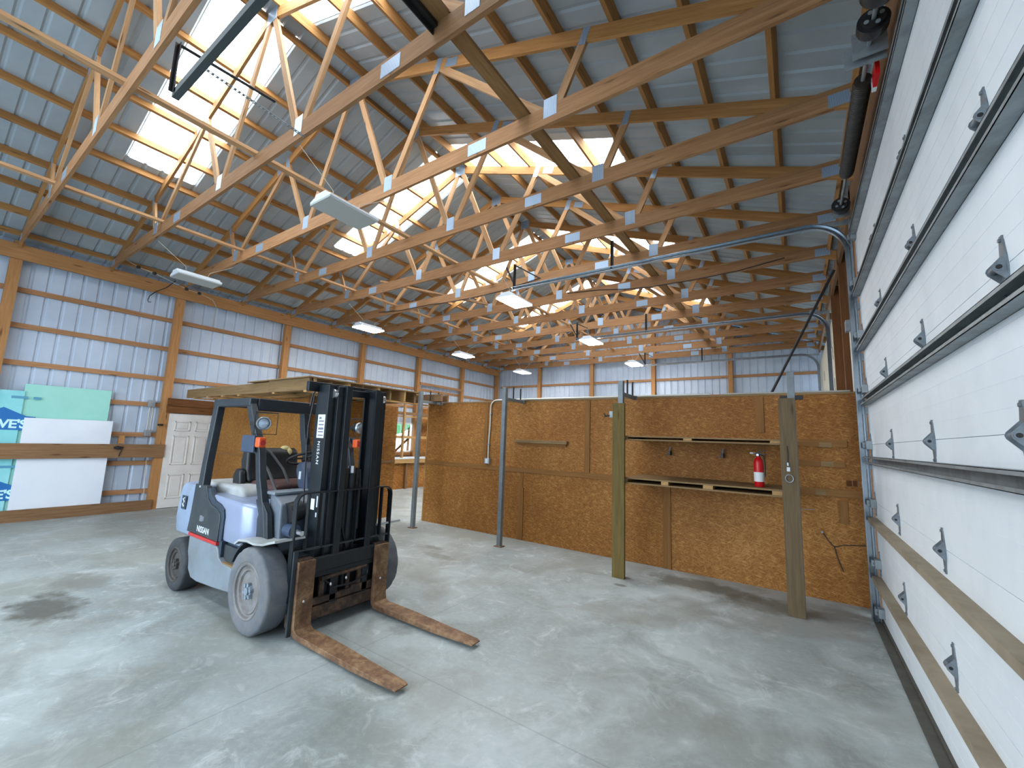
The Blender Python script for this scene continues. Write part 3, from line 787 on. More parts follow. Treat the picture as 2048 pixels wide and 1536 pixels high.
t = thing('outlet_conduit', 'bent conduit with an outlet box running up and along the partition top', 'conduit', (6.45, PY, 1.3))
pts = [(6.475, 5.545, 1.37), (6.475, 5.545, 1.7), (6.49, 5.545, 2.0), (6.49, 5.545, 2.33)] + [(6.63 + 0.14 * math.cos(a), 5.545, 2.345 + 0.13 * math.sin(a)) for a in [PI - PI / 2 * k / 7 for k in range(1, 8)]] + [(8.0, 5.555, 2.478), (10.35, 5.56, 2.476)]
mk('pipe', G().tube(pts, 0.015, 10), M['conduit'], t)
mk('outlet_box', G().box(6.42, 6.53, 5.50, PY, 1.27, 1.375), M['galv'], t, 0.008)
mk('outlet', G().box(6.445, 6.505, 5.495, 5.50, 1.285, 1.36), M['sticker'], t, 0.003)
mk('pipe_strap', G().box(6.45, 6.50, 5.53, PY, 1.62, 1.645).box(6.465, 6.515, 5.53, PY, 2.2, 2.225), M['galv_dull'], t)
g = G().cyl((10.5, 5.6, 2.478), (11.9, 5.6, 2.474), 0.012, n=8)
tag(mk('conduit', g, M['conduit']), 'straight thin conduit on the right end of the partition top', 'conduit')
t = thing('small_shelf', 'short timber ledge screwed to the left part of the partition', 'shelf', (7.62, PY - 0.05, 1.69))
mk('ledge', G().box(7.10, 8.14, PY - 0.075, PY, 1.69, 1.745), M['ply'], t, 0.004); mk('cleat', G().box(7.13, 8.11, PY - 0.03, PY, 1.65, 1.69), M['batten'], t)

# steel rack posts
def rack(x, y, label, base, pegs, ztop=2.625):
    t = thing('rack_post', label, 'post', (x, y, base), 'posts of the lumber rack')
    mk('tube', G().box(x - 0.036, x + 0.036, y - 0.036, y + 0.036, base, ztop), M['steel_gray'], t, 0.006)
    if base == 0: mk('base_plate', G().box(x - 0.075, x + 0.075, y - 0.06, y + 0.06, 0, 0.012), M['rust'], t, 0.004)
    if pegs:
        mk('arm', G().box(x - 0.025, x + 0.025, y + 0.03, y + 0.59, 2.405, 2.455).box(x - 0.04, x + 0.04, y + 0.56, y + 0.60, 2.40, 2.46), M['steel_gray'], t, 0.005)
        for dy in (0.26, 0.49): mk('peg', G().cyl((x, y + dy, 2.455), (x, y + dy, 2.66), 0.013, n=10), M['black_metal'], t)
    else:
        mk('clamp_plate', G().box(x - 0.11, x + 0.11, y - 0.02, y + 0.02, 2.30, 2.345), M['black_metal'], t, 0.004)
    return t
rack(5.18, 4.96, 'bare steel post standing free at the left end of the partition', 0, True)
rack(7.225, 4.96, 'bare steel post standing in front of the partition outlet box', 0, True)
rack(9.335, 4.78, 'steel tube with two pegs rising above the narrower greenish plank', 0.013, True, 2.61)
rack(11.305, 4.79, 'pale steel tube rising above the wide plank near the big door', 0.013, False, 2.62)
tag(mk('upright_plank', G().box(9.245, 9.41, 4.69, 4.735, 0, 2.29), M['treated']), 'greenish upright plank carrying the left end of the two shelves', 'plank')
tag(mk('upright_plank', G().box(11.18, 11.335, 4.70, 4.745, 0, 2.31), M['grey_plank']), 'weathered wide upright plank with a hanging ring near the big door', 'plank')

# shelves
def shelf(z0, z1, label, blocks):
    t = thing('plank_shelf', label, 'shelf', (10.3, 5.15, z0))
    y0 = 4.77
    mk('lower_board', G().box(9.376, 11.264, y0, PY - 0.005, z0, z0 + 0.018), M['ply'], t)
    mk('upper_board', G().box(9.376, 11.264, y0 + 0.02, PY - 0.005, z1 - 0.018, z1), M['ply'], t)
    for a, b in blocks: mk('spacer_block', G().box(a, b, y0 + 0.025, PY - 0.01, z0 + 0.018, z1 - 0.018), M['pale_wood'], t)
shelf(1.79, 1.852, 'upper double board shelf between the two upright planks', ((9.38, 9.42), (10.14, 10.24), (11.08, 11.2)))
shelf(1.212, 1.292, 'lower double board shelf holding the fire extinguisher', ((9.38, 9.42), (9.86, 9.95), (10.36, 10.47), (11.08, 11.2)))
# things on and under the shelves
tx, ty, tz = 10.945, 5.0, 1.293
t = thing('fire_extinguisher', 'red fire extinguisher with a white label on the lower shelf', 'fire extinguisher', (tx, ty, tz))
R0 = 0.052
mk('cylinder', G().lathe([(0.001, 0), (R0 * 0.9, 0), (R0, 0.012), (R0, 0.27), (R0 * 0.93, 0.30), (R0 * 0.7, 0.325), (0.024, 0.34), (0.022, 0.355), (0.001, 0.355)], (tx, ty, tz), (0, 0, 1), 28), M['ext_red'], t)
lb = mk('label', G().lathe([(R0 + 0.0008, 0.06), (R0 + 0.0008, 0.17)], (tx, ty, tz), (0, 0, 1), 28), M['ext_label'], t)
for k in range(5): mk('printed_line', G().box(tx - 0.036, tx - 0.036 + (0.03 if k % 2 else 0.04), ty - R0 - 0.0016 + 0.016, ty - R0 + 0.02, tz + 0.075 + k * 0.017, tz + 0.075 + k * 0.017 + (0.012 if k == 0 else 0.006)), M['ink'], lb)
mk('valve', G().cyl((tx, ty, tz + 0.35), (tx, ty, tz + 0.39), 0.018, n=12).box(tx - 0.05, tx + 0.03, ty - 0.012, ty + 0.012, tz + 0.385, tz + 0.395), M['black_metal'], t)
mk('handle', G().beam((tx - 0.02, ty, tz + 0.395), (tx + 0.085, ty, tz + 0.43), 0.02, 0.008).beam((tx - 0.01, ty, tz + 0.38), (tx + 0.09, ty, tz + 0.385), 0.02, 0.008), M['black_metal'], t)
mk('gauge', G().cyl((tx - 0.005, ty - 0.02, tz + 0.372), (tx - 0.005, ty - 0.028, tz + 0.372), 0.014, n=14), M['chrome'], t)
mk('nozzle', G().cyl((tx - 0.03, ty, tz + 0.39), (tx - 0.085, ty, tz + 0.392), 0.009, n=10), M['sticker'], t)
mk('hose', G().tube([(tx + 0.01, ty, tz + 0.385), (tx + 0.055, ty, tz + 0.36), (tx + 0.066, ty, tz + 0.28), (tx + 0.064, ty, tz + 0.12)], 0.008), M['black_metal'], t)
for x, w in ((9.8, 'left'), (10.49, 'right')):
    t = thing('spring_clamp', 'small dark clamp hanging under the upper shelf, the %s one of the pair' % w, 'clamp', (x, 5.5, 1.6))
    mk('jaw', G().box(x - 0.012, x + 0.012, 5.48, PY, 1.60, 1.66).beam((x - 0.03, 5.5, 1.60), (x + 0.01, 5.5, 1.64), 0.02, 0.02), M['black_metal'], t)
    mk('grip', G().cyl((x, 5.5, 1.66), (x + 0.012, 5.51, 1.72), 0.012, n=8), M['galv_dull'], t)
t = thing('wall_clamp', 'small metal clamp with a black lever left of the greenish plank', 'clamp', (9.2, 4.75, 2.1))
mk('body', G().box(9.19, 9.245, 4.70, 4.76, 2.09, 2.18), M['galv_dull'], t, 0.006)
mk('lever', G().cyl((9.2, 4.70, 2.12), (9.13, 4.69, 2.11), 0.01, n=8).cyl((9.15, 4.69, 2.11), (9.12, 4.69, 2.15), 0.008, n=8), M['black_metal'], t)
t = thing('hanging_ring', 'metal ring and white tag hanging by a wire on the wide plank', 'ring', (11.25, 4.69, 1.4))
mk('wire', G().tube([(11.245, 4.692, 1.78), (11.247, 4.69, 1.70), (11.246, 4.69, 1.60)], 0.004), M['black_metal'], t)
mk('tag', G().box(11.232, 11.262, 4.684, 4.69, 1.505, 1.55), M['sticker'], t)
mk('snap', G().cyl((11.245, 4.685, 1.565), (11.245, 4.685, 1.60), 0.011, n=10), M['galv'], t)
mk('ring', G().tube([(11.252 + 0.036 * math.cos(a), 4.682, 1.43 + 0.04 * math.sin(a)) for a in [2 * PI * k / 24 for k in range(25)]], 0.0045), M['galv'], t)
tag(mk('thin_rod', G().cyl((11.335, 4.72, 1.112), (11.46, 5.0, 1.09), 0.005, n=8), M['conduit']), 'thin pale rod sticking out behind the wide plank', 'rod')
t = thing('dark_y_mark', 'thin dark Y-shaped mark on the right end of the partition', 'cord', (11.65, PY, 0.3))  # dark Y-shaped mark on the boards, built as thin tubes
mk('cord', G().tube([(11.545, PY - 0.012, 0.77), (11.60, PY - 0.012, 0.68), (11.65, PY - 0.012, 0.62), (11.68, PY - 0.012, 0.48), (11.72, PY - 0.012, 0.36)], 0.005).tube([(11.65, PY - 0.012, 0.62), (11.74, PY - 0.012, 0.655), (11.94, PY - 0.012, 0.68)], 0.005), M['dark_spring'], t)
mk('screw_eye', G().cyl((11.54, PY - 0.03, 0.775), (11.54, PY, 0.775), 0.012, n=10), M['galv'], t)

# ------------------------------------------------------------------ storage room and lumber loft
g = G().box(0.02, 4.0, 3.40, 3.42, 0, 2.37).box(3.98, 4.0, 3.42, 5.42, 0, 2.37)
ws = tag(mk('wall_storage', g, M['osb_light'], loc=(2, 3.4, 0)), 'strand board walls of the storage room behind the forklift', kind='structure')
mk('batten', G().box(0.1, 3.99, 3.385, 3.401, 1.17, 1.24), M['batten'], ws)
mk('batten', G().box(3.999, 4.012, 3.42, 5.42, 1.15, 1.20), M['board'], ws)
mk('corner_post', G().box(3.90, 4.012, 3.385, 3.43, 0, 2.37), M['dark_wood'], ws)
mk('end_trim', G().box(0.0, 0.06, 3.385, 3.43, 0, 2.05), M['pale_wood'], ws)
g = G().box(0.03, 3.72, 2.76, 2.798, 2.401, 2.585)
tag(mk('rim_board', g, M['ply']), 'long thick board along the front edge of the lumber loft', 'board')
g = G().box(3.0, 5.05, 2.70, 5.15, 2.602, 2.62)
tag(mk('loft_sheet', g, M['ply']), 'large plywood sheet lying on top of the lumber loft', 'plywood sheet')
for i in range(8):
    y = 2.83 + 0.31 * i
    g = G().box(0.35 + 0.12 * (i % 3), 5.02 - 0.05 * (i % 2), y - 0.019, y + 0.019, 2.401, 2.60)
    tag(mk('loft_joist', g, M['ply' if i % 2 else 'pale_wood']), 'lumber loft joist, %s from the front' % ORD[i], 'joist', 'joists of the lumber loft')
for i, x in enumerate((0.5, 1.2, 1.9, 2.6, 3.9, 4.9)):
    g = G().box(x - 0.045, x + 0.045, 2.74, 5.45, 2.372, 2.40)
    tag(mk('loft_beam', g, M['pale_wood']), 'flat cross board under the lumber loft, %s from the left' % ORD[i], 'cross board', 'cross boards under the lumber loft')
g = G().box(3.72, 5.0, 2.74, 2.778, 2.401, 2.60)
tag(mk('rim_board', g, M['ply']), 'shorter board continuing the loft front edge behind the mast', 'board')
for i, (y, x1) in enumerate(((5.30, 5.42), (5.375, 5.36), (5.515, 5.40))):
    g = G().box(4.4, x1, y - 0.019, y + 0.019, 2.462, 2.60)
    tag(mk('stored_board', g, M['board' if i != 1 else 'ply']), 'board end lying on the arm of the left steel post, %s from the front' % ORD[i], 'board', 'boards stored on the rack arm')

# ------------------------------------------------------------------ far left bay: window and workbench
fr_ = tag(mk('window_11', G().box(XL - 0.05, XL + 0.05, WY0, WY0 + 0.04, WZ0, WZ1).box(XL - 0.05, XL + 0.05, WY1 - 0.04, WY1, WZ0, WZ1).box(XL - 0.05, XL + 0.05, WY0, WY1, WZ0, WZ0 + 0.05).box(XL - 0.05, XL + 0.05, WY0, WY1, WZ1 - 0.05, WZ1).box(XL - 0.03, XL + 0.05, WY0, WY1, 1.66, 1.71), M['white_trim'], loc=(XL, WY0, WZ0)), 'small white window with grilles in the left wall', kind='structure')
mk('pane', G().box(XL - 0.004, XL + 0.002, WY0 + 0.04, WY1 - 0.04, WZ0 + 0.05, WZ1 - 0.05), M['glass'], fr_)
g = G()
for k in (1, 2): g.box(XL - 0.002, XL + 0.012, WY0 + (WY1 - WY0) * k / 3 - 0.007, WY0 + (WY1 - WY0) * k / 3 + 0.007, WZ0, WZ1)
for z in (1.42, 1.95): g.box(XL - 0.002, XL + 0.012, WY0, WY1, z - 0.007, z + 0.007)
mk('grille', g, M['white_trim'], fr_)
mk('casing', G().box(-0.18, -0.16, WY0 - 0.09, WY0, WZ0 - 0.1, WZ1 + 0.1).box(-0.18, -0.16, WY1, WY1 + 0.09, WZ0 - 0.1, WZ1 + 0.1).box(-0.18, -0.14, WY0 - 0.09, WY1 + 0.09, WZ0 - 0.12, WZ0), M['post'], fr_)
t = thing('workbench', 'long workbench with a white top under the far left window', 'workbench', (0.3, 8.6, 0))
mk('bench_top', G().box(-0.04, 0.62, 6.5, 11.3, 0.975, 1.01), M['sticker'], t)
mk('apron', G().box(0.57, 0.61, 6.5, 11.3, 0.84, 0.975), M['pale_wood'], t)
mk('front_panel', G().box(0.46, 0.48, 6.5, 11.3, 0, 0.84), M['osb'], t)
for y in (6.6, 8.9, 11.2): mk('leg', G().box(0.48, 0.57, y - 0.045, y + 0.045, 0, 0.84), M['board'], t)
t = thing('shelf_frame', 'open timber shelf frame above the workbench by the window', 'shelf', (0.4, 9, 1.01))
for y in (7.6, 8.78, 9.42, 11.0): mk('upright', G().box(0.36, 0.44, y - 0.03, y + 0.03, 1.01, 2.9), M['pale_wood'], t)
mk('rail', G().box(0.30, 0.36, 7.5, 11.1, 1.645, 1.735), M['pale_wood'], t); mk('rail', G().box(0.30, 0.36, 7.5, 11.1, 2.36, 2.41), M['pale_wood'], t); mk('rail', G().box(0.26, 0.36, 7.5, 11.1, 2.44, 2.54), M['board'], t)
mk('diagonal', G().beam((0.28, 8.5, 1.15), (0.28, 9.15, 1.66), 0.03, 0.07), M['dark_wood'], t)
g = G().box(-0.16, -0.145, 9.85, 11.3, 1.01, 2.75)
tag(mk('wall_panel', g, M['osb']), 'strand board panel on the left wall right of the window', 'panel')
def bush(c, r, n, seed, nm, label):
    rr = random.Random(seed); g = G()
    for i in range(n):
        a = rr.uniform(0, 2 * PI); q = rr.uniform(0, 1) ** 0.5; z = rr.uniform(-0.8, 1)
        p = (c[0] + r * 0.8 * q * math.cos(a), c[1] + r * 0.8 * q * math.sin(a), c[2] + r * 0.7 * z)
        s = r * rr.uniform(0.2, 0.42); g.sphere(p, s, s * rr.uniform(0.7, 1), s * rr.uniform(0.6, 0.9), 9, 6)
    t = thing(nm, label, 'tree', (c[0], c[1], -0.16))
    mk('foliage', g, M['leaf'], t); mk('trunk', G().cyl((c[0], c[1], -0.16), (c[0], c[1], c[2]), 0.16, 0.1, 10), M['dark_wood'], t)
bush((-7.0, 15.8, 4.0), 2.6, 60, 3, 'leafy_tree', 'green leafy tree seen through the small far window')
# ------------------------------------------------------------------ forklift (faces +x)
YC = 1.72
fk = thing('forklift', 'silver and dark grey forklift with a tall mast and rusty forks', 'forklift', (6.6, YC, 0))
def fm(nm, g, m, bevel=0.0, parent=None, seg=2): return mk(nm, g, M[m] if isinstance(m, str) else [M[x] for x in m], parent or fk, bevel, seg)
def both(fn):
    for s in (-1, 1): fn(s)
def ys(s, a, b):      # offsets from the centre line, mirrored
    return (YC + s * a, YC + s * b)

def wheel(nm, x, R, w, s, out, tread, m_t):
    yo = YC + s * out; d = (0, -s, 0)          # from outer face inwards
    o = (x, yo, R)
    rr = R * 0.63
    prof = [(rr, 0.012), (rr + 0.01, 0.002), (R * 0.70, -0.003), (R * 0.80, -0.004), (R * 0.87, 0.001), (R * 0.945, 0.004), (R * 0.985, 0.014), (R, 0.03), (R, w - 0.03), (R * 0.985, w - 0.014), (R * 0.93, w - 0.004), (R * 0.8, w), (rr, w - 0.01)]
    t = fm(nm, G().lathe(prof, o, d, 56), m_t)
    if tread:      # worn shoulder notches
        me = t.data; n_ = 56
        for k in (6, 7, 8):
            for q in range(0, n_, 4):
                for dq in (0,):
                    v = me.vertices[k * n_ + (q + dq) % n_]; c = Vector(o) - origin_of(fk)
                    w_ = v.co - c; w_ -= Vector(d) * w_.dot(Vector(d))
                    v.co -= w_.normalized() * 0.007
    rim = fm('rim', G().lathe([(rr + 0.004, 0.03), (rr + 0.012, 0.004), (rr, -0.004), (rr * 0.94, 0.002), (rr * 0.91, 0.018), (rr * 0.84, 0.026), (rr * 0.80, 0.016), (rr * 0.74, 0.018), (rr * 0.69, 0.034), (rr * 0.4, 0.03), (0.001, 0.03)], o, d, 48), 'rim' if tread else 'rim_dark', parent=t)
    g = G().cyl((x, yo - s * 0.04, R), (x, yo - s * 0.012, R), R * 0.17, R * 0.15, 24).cyl((x, yo - s * 0.02, R), (x, yo + s * 0.004, R), R * 0.085, n=18)
    for k in range(6):
        a = 2 * PI * k / 6 + 0.3
        c = (x + R * 0.155 * math.cos(a), R + R * 0.155 * math.sin(a)); g.cyl((c[0], yo - s * 0.03, c[1]), (c[0], yo - s * 0.002, c[1]), 0.017, n=6)
    fm('hub', g, 'hub' if tread else 'rim_dark', parent=t)
for s in (-1, 1):
    wheel('front_wheel', 7.35, 0.36, 0.205, s, 0.69, True, 'tire')
    wheel('rear_wheel', 5.70, 0.272, 0.20, s, 0.68, False, 'tire_dark')

# chassis and body
fm('chassis', G().box(5.75, 7.55, YC - 0.40, YC + 0.40, 0.16, 0.62).box(5.95, 6.95, YC - 0.60, YC + 0.60, 0.30, 0.62).cyl((7.35, YC - 0.49, 0.36), (7.35, YC + 0.49, 0.36), 0.12).cyl((5.70, YC - 0.5, 0.272), (5.70, YC + 0.5, 0.272), 0.06), 'charcoal', 0.01)
def side_panel(s):
    a, b = ys(s, 0.58, 0.645)
    pts = [(5.90, 0.60), (6.56, 0.60), (6.60, 0.575), (6.64, 0.50), (6.72, 0.465), (6.95, 0.455), (7.02, 0.25), (6.6, 0.215), (6.2, 0.19), (6.05, 0.20), (5.93, 0.30), (5.905, 0.45)]
    fm('side_panel', G().prism(pts, 'y', a, b), 'silver', 0.012)
    fm('red_stripe', G().prism([(5.88, 0.602), (5.875, 0.632), (6.555, 0.632), (6.565, 0.602)], 'y', YC + s * 0.60, YC + s * 0.649), 'red', 0.002)
    sw = [(5.80, 0.632), (6.555, 0.632), (6.565, 0.86), (6.54, 0.91), (6.45, 0.945), (6.33, 0.965), (6.24, 1.01), (6.19, 1.09), (6.16, 1.14), (5.88, 1.14), (5.86, 0.95), (5.83, 0.75)]
    sp = fm('rear_quarter_panel', G().prism(sw, 'y', YC + s * 0.59, YC + s * 0.642), 'charcoal', 0.008)
    lip = [(6.565, 0.64), (6.625, 0.64), (6.63, 0.88), (6.60, 0.95), (6.50, 0.99), (6.38, 1.01), (6.29, 1.05), (6.24, 1.12), (6.18, 1.12), (6.23, 1.02), (6.33, 0.965), (6.45, 0.945), (6.54, 0.91), (6.565, 0.86)]
    fm('panel_lip', G().prism(lip, 'y', YC + s * 0.58, YC + s * 0.635), 'navy', 0.006)
    if s < 0:
        y = YC + s * 0.6425
        Mt = Matrix.Translation((6.21, y - 0.001, 0.695)) @ Matrix(((1, 0, -0.0, 0), (0, 0, -1, 0), (0, 1, 0, 0), (0, 0, 0, 1)))
        text_mesh('maker_lettering', 'NISSAN', 0.085, M['letter'], Mt, sp, 0.0008, 0.002, 1.05)
        mk('emblem', G().box(6.10, 6.165, y - 0.0015, y + 0.001, 0.775, 0.835).box(6.17, 6.20, y - 0.0015, y + 0.001, 0.785, 0.83), M['ink'], sp)
    # step recess and step plate
    fm('step_recess', G().box(6.60, 7.06, YC + s * 0.50, YC + s * 0.575, 0.46, 0.655).box(6.58, 6.64, YC + s * 0.5, YC + s * 0.63, 0.47, 0.655), 'navy', 0.006)
    fm('step_plate', G().box(6.66, 7.03, YC + s * 0.46, YC + s * 0.635, 0.455, 0.472), 'ply', 0.003)
both(side_panel)
# bulging engine cover, rounded in plan
def cover(s):
    pl = [(6.15, 0.40), (6.15, 0.615)] + [(6.93 + 0.19 * math.sin(a), 0.425 + 0.19 * math.cos(a)) for a in [PI / 2 * k / 8 for k in range(9)]] + [(7.12, 0.30), (6.15, 0.30)]
    rings = [(0.655, 0.97), (0.672, 1.0), (0.80, 1.012), (0.95, 1.0), (1.0, 0.985), (1.03, 0.955), (1.042, 0.90)]
    cx, cy = 6.55, 0.40; vs = []; n = len(pl)
    for z, k in rings:
        tilt = 0.03 * (z - 0.65) / 0.35
        vs += [(cx + (x - cx) * k - tilt * (x > 6.9), YC + s * (cy + (y - cy) * k), z + (0.02 if x < 6.5 and z > 0.98 else 0)) for x, y in pl]
    fs = []
    for r in range(len(rings) - 1):
        for i in range(n):
            j = (i + 1) % n; f = (r * n + i, r * n + j, (r + 1) * n + j, (r + 1) * n + i)
            fs.append(f if s > 0 else tuple(reversed(f)))
    top = tuple(range((len(rings) - 1) * n, len(rings) * n)); bot = tuple(range(n - 1, -1, -1))
    if s < 0: top, bot = tuple(reversed(top)), tuple(reversed(bot))
    g = G()._add(vs, fs + [top, bot], None, True)
    # consistent winding check
    fm('engine_side_cover', g, 'silver_blue')
both(cover)
fm('hood', G().prism([(5.5, 0.98), (5.5, 1.10), (5.56, 1.145), (6.5, 1.16), (6.6, 1.10), (6.6, 0.98)], 'y', YC - 0.47, YC + 0.47), 'hood', 0.05, seg=4)
fm('hood_base', G().box(5.6, 7.0, YC - 0.42, YC + 0.42, 0.6, 1.0), 'charcoal', 0.02)
# counterweight
pl = [(5.95, -0.635), (5.45, -0.635), (5.30, -0.58), (5.215, -0.45), (5.19, -0.2), (5.19, 0.2), (5.215, 0.45), (5.30, 0.58), (5.45, 0.635), (5.95, 0.635)]
rings = [(0.575, 0.94), (0.60, 0.985), (0.75, 1.0), (0.95, 0.985), (1.06, 0.95), (1.095, 0.91), (1.11, 0.85)]
vs = []; n = len(pl)
for z, k in rings: vs += [(5.95 + (x - 5.95) * k, YC + y * (k if k > 0.98 else 0.5 + k * 0.5), z) for x, y in pl]
fs = [(r * n + j, r * n + i, (r + 1) * n + i, (r + 1) * n + j) for r in range(len(rings) - 1) for i, j in [(q, (q + 1) % n) for q in range(n)]]
fs += [tuple(range(n)), tuple(range(len(rings) * n - 1, (len(rings) - 1) * n - 1, -1))]
cwt = fm('counterweight', G()._add(vs, fs, None, True), 'cw', 0.02)
fm('counterweight_foot', G().box(5.22, 5.95, YC - 0.42, YC + 0.42, 0.2, 0.58), 'charcoal', 0.04)
y = YC - 0.6365
bd = mk('badge', G().box(5.56, 5.68, y - 0.003, y + 0.002, 0.84, 0.985), M['navy'], fk)
mk('badge_mark', G().tube([(5.645, y - 0.003, 0.965), (5.60, y - 0.003, 0.95), (5.64, y - 0.003, 0.92), (5.60, y - 0.003, 0.895), (5.635, y - 0.003, 0.865)], 0.009, 6), M['sticker'], bd)

# overhead guard
def tubeq(g, p, q, w, h): return g.beam(p, q, w, h, (0, 0, 1) if abs(p[2] - q[2]) < 0.4 * abs(p[0] - q[0]) + 1e-6 else (1, 0, 0))
def guard(s):
    y = YC + s * 0.50
    fp = [(6.62, 2.03), (6.75, 1.80), (6.93, 1.53), (7.00, 1.27), (7.14, 0.95), (7.20, 0.74)]
    g = G().sweep([(p[0], y, p[1]) for p in fp], [(-0.034, -0.045), (0.034, -0.045), (0.034, 0.045), (-0.034, 0.045)], (0, 1, 0))
    fm('front_pillar', g, 'guard', 0.012)
    rp = [(5.865, 0.50, 2.045), (5.885, 0.525, 1.75), (5.935, 0.57, 1.36), (5.985, 0.598, 1.13), (5.99, 0.60, 0.95)]
    g = G().sweep([(p[0], YC + s * p[1], p[2]) for p in rp], [(-0.04, -0.062), (0.04, -0.062), (0.04, 0.062), (-0.04, 0.062)], (0, 1, 0))
    fm('rear_pillar', g, 'guard', 0.015)
    fm('pillar_tag', G().box(5.99, 6.015, YC + s * 0.6405, YC + s * 0.6425, 1.11, 1.13), 'letter')
    fm('side_rail', G().box(5.80, 6.68, y - 0.042, y + 0.042, 1.985, 2.075), 'guard', 0.015)
    fm('lower_cheek', G().prism([(6.98, 0.74), (7.30, 0.74), (7.24, 0.98), (7.10, 1.10), (7.0, 1.08), (7.08, 0.95)], 'y', y - 0.03, y + 0.02), 'guard', 0.006)
both(guard)
fm('front_crossbar', G().box(6.60, 6.69, YC - 0.46, YC + 0.46, 1.945, 2.075), 'guard', 0.012)
fm('rear_crossbar', G().box(5.80, 5.88, YC - 0.46, YC + 0.46, 2.0, 2.07), 'guard', 0.012)
for k in range(5):
    x = 6.0 + k * 0.12
    fm('roof_slat', G().box(x - 0.012, x + 0.012, YC - 0.46, YC + 0.46, 2.0, 2.06), 'guard', 0.004)

def lamp(s):
    y = YC + s * 0.545; x, z = 7.02, 1.81
    b = fm('head_lamp', G().lathe([(0.025, -0.085), (0.045, -0.075), (0.056, -0.02), (0.060, 0.0), (0.060, 0.012), (0.052, 0.014)], (x, y, z), (1, s * 0.25, -0.02), 22), 'black_metal')
    fm('lamp_lens', G().lathe([(0.054, 0.008), (0.04, 0.016), (0.001, 0.02)], (x, y, z), (1, s * 0.25, -0.02), 22), 'lens', parent=b)
    fm('lamp_rim', G().lathe([(0.062, -0.012), (0.066, 0.004), (0.061, 0.016), (0.053, 0.014)], (x, y, z), (1, s * 0.25, -0.02), 22), 'galv', parent=b)
    w = 0.105
    pts = [(x + 0.05, y - w, z + w), (x + 0.05, y + w, z + w), (x + 0.05, y + w, z - w), (x + 0.05, y - w, z - w), (x + 0.05, y - w, z + w)]
    g = G().tube(pts, 0.005, 6)
    g.tube([(x + 0.05, y - w, z + w), (6.80, y - s * 0.02, z + w)], 0.005, 6).tube([(x + 0.05, y + w, z + w), (6.80, y - s * 0.01, z + w)], 0.005, 6).tube([(x + 0.05, y, z - w), (6.9, y - s * 0.02, z - w)], 0.005, 6)
    fm('lamp_guard', g, 'black_metal')
    fm('lamp_bracket', G().box(6.78, 6.96, y - 0.02, y + 0.02, 1.79, 1.83), 'black_metal', 0.004)
    o = fm('turn_signal', G().box(6.955, 7.045, y - 0.035, y + 0.035, 1.575, 1.675), 'orange', 0.015)
    fm('signal_lens', G().cyl((7.045, y + 0.0, 1.622), (7.053, y, 1.622), 0.026, n=14), 'red', parent=o)
    m = fm('mirror', G().box(6.70, 6.725, YC + s * 0.50 - 0.08, YC + s * 0.50 + 0.08, 1.51, 1.70) if False else G().box(6.66, 6.92, YC + s * 0.56 - 0.012, YC + s * 0.56 + 0.012, 1.52, 1.69), 'cowl', 0.03, seg=4)
    fm('mirror_arm', G().cyl((6.75, YC + s * 0.56, 1.60), (6.92, YC + s * 0.5, 1.58), 0.01, n=8), 'black_metal')
both(lamp)

# seat, controls, cowl
st = fm('seat', G().box(6.28, 6.86, 1.44, 1.98, 1.10, 1.19), 'seat_brown', 0.04, seg=4)
fm('backrest', G().prism([(6.16, 1.16), (6.10, 1.40), (6.13, 1.52), (6.20, 1.55), (6.27, 1.50), (6.29, 1.30), (6.34, 1.17)], 'y', 1.40, 1.98), 'seat_black', 0.05, parent=st, seg=4)
fm('seat_wing', G().prism([(6.14, 1.06), (6.11, 1.24), (6.17, 1.32), (6.28, 1.30), (6.32, 1.18), (6.30, 1.06)], 'y', 1.33, 1.40), 'seat_black', 0.03, parent=st, seg=3)
fm('seat_wing', G().prism([(6.14, 1.06), (6.11, 1.24), (6.17, 1.32), (6.28, 1.30), (6.32, 1.18), (6.30, 1.06)], 'y', 2.0, 2.07), 'seat_black', 0.03, parent=st, seg=3)
fm('seat_cloth', G().sphere((6.20, 1.84, 1.53), 0.045, 0.055, 0.04, 12, 8).sphere((6.25, 1.87, 1.48), 0.025, 0.035, 0.06, 10, 7), 'cloth', parent=st)
for y0 in (1.42, 1.58):
    fm('seat_arm', G().tube([(6.26, y0, 1.53), (6.42, y0 - 0.01, 1.50), (6.66, y0 + 0.02, 1.33), (6.86, y0 + 0.03, 1.13)], 0.014), 'black_metal')
fm('dashboard', G().prism([(7.12, 0.62), (7.12, 1.14), (7.20, 1.15), (7.34, 1.06), (7.36, 0.62)], 'y', YC - 0.46, YC + 0.46), 'grey_panel', 0.02)
fm('dash_rail', G().box(7.06, 7.24, YC - 0.48, YC + 0.46, 1.135, 1.165), 'silver', 0.01)
fm('dash_label', G().box(7.345, 7.352, 1.40, 1.60, 0.95, 1.06), 'sticker').rotation_euler = (0, 0, 0)
fm('floor_plate', G().box(6.6, 7.4, YC - 0.5, YC + 0.5, 0.62, 0.65), 'charcoal', 0.004)
cw = fm('steering_column', G().prism([(6.98, 1.14), (6.90, 1.34), (6.93, 1.42), (7.02, 1.43), (7.12, 1.34), (7.16, 1.14)], 'y', YC - 0.12, YC + 0.14), 'cowl', 0.035, seg=3)
ring = [(0.17 * math.cos(2 * PI * k / 28), 0.17 * math.sin(2 * PI * k / 28), 0) for k in range(29)]
Mw = Matrix.Translation((6.86, YC, 1.455)) @ Matrix.Rotation(math.radians(-24), 4, 'Y')
g = G().tube(ring, 0.014, 8, False)
for a in (0.5, 2.6, 4.7): g.beam((0.02 * math.cos(a), 0.02 * math.sin(a), 0), (0.165 * math.cos(a), 0.165 * math.sin(a), 0), 0.024, 0.012)
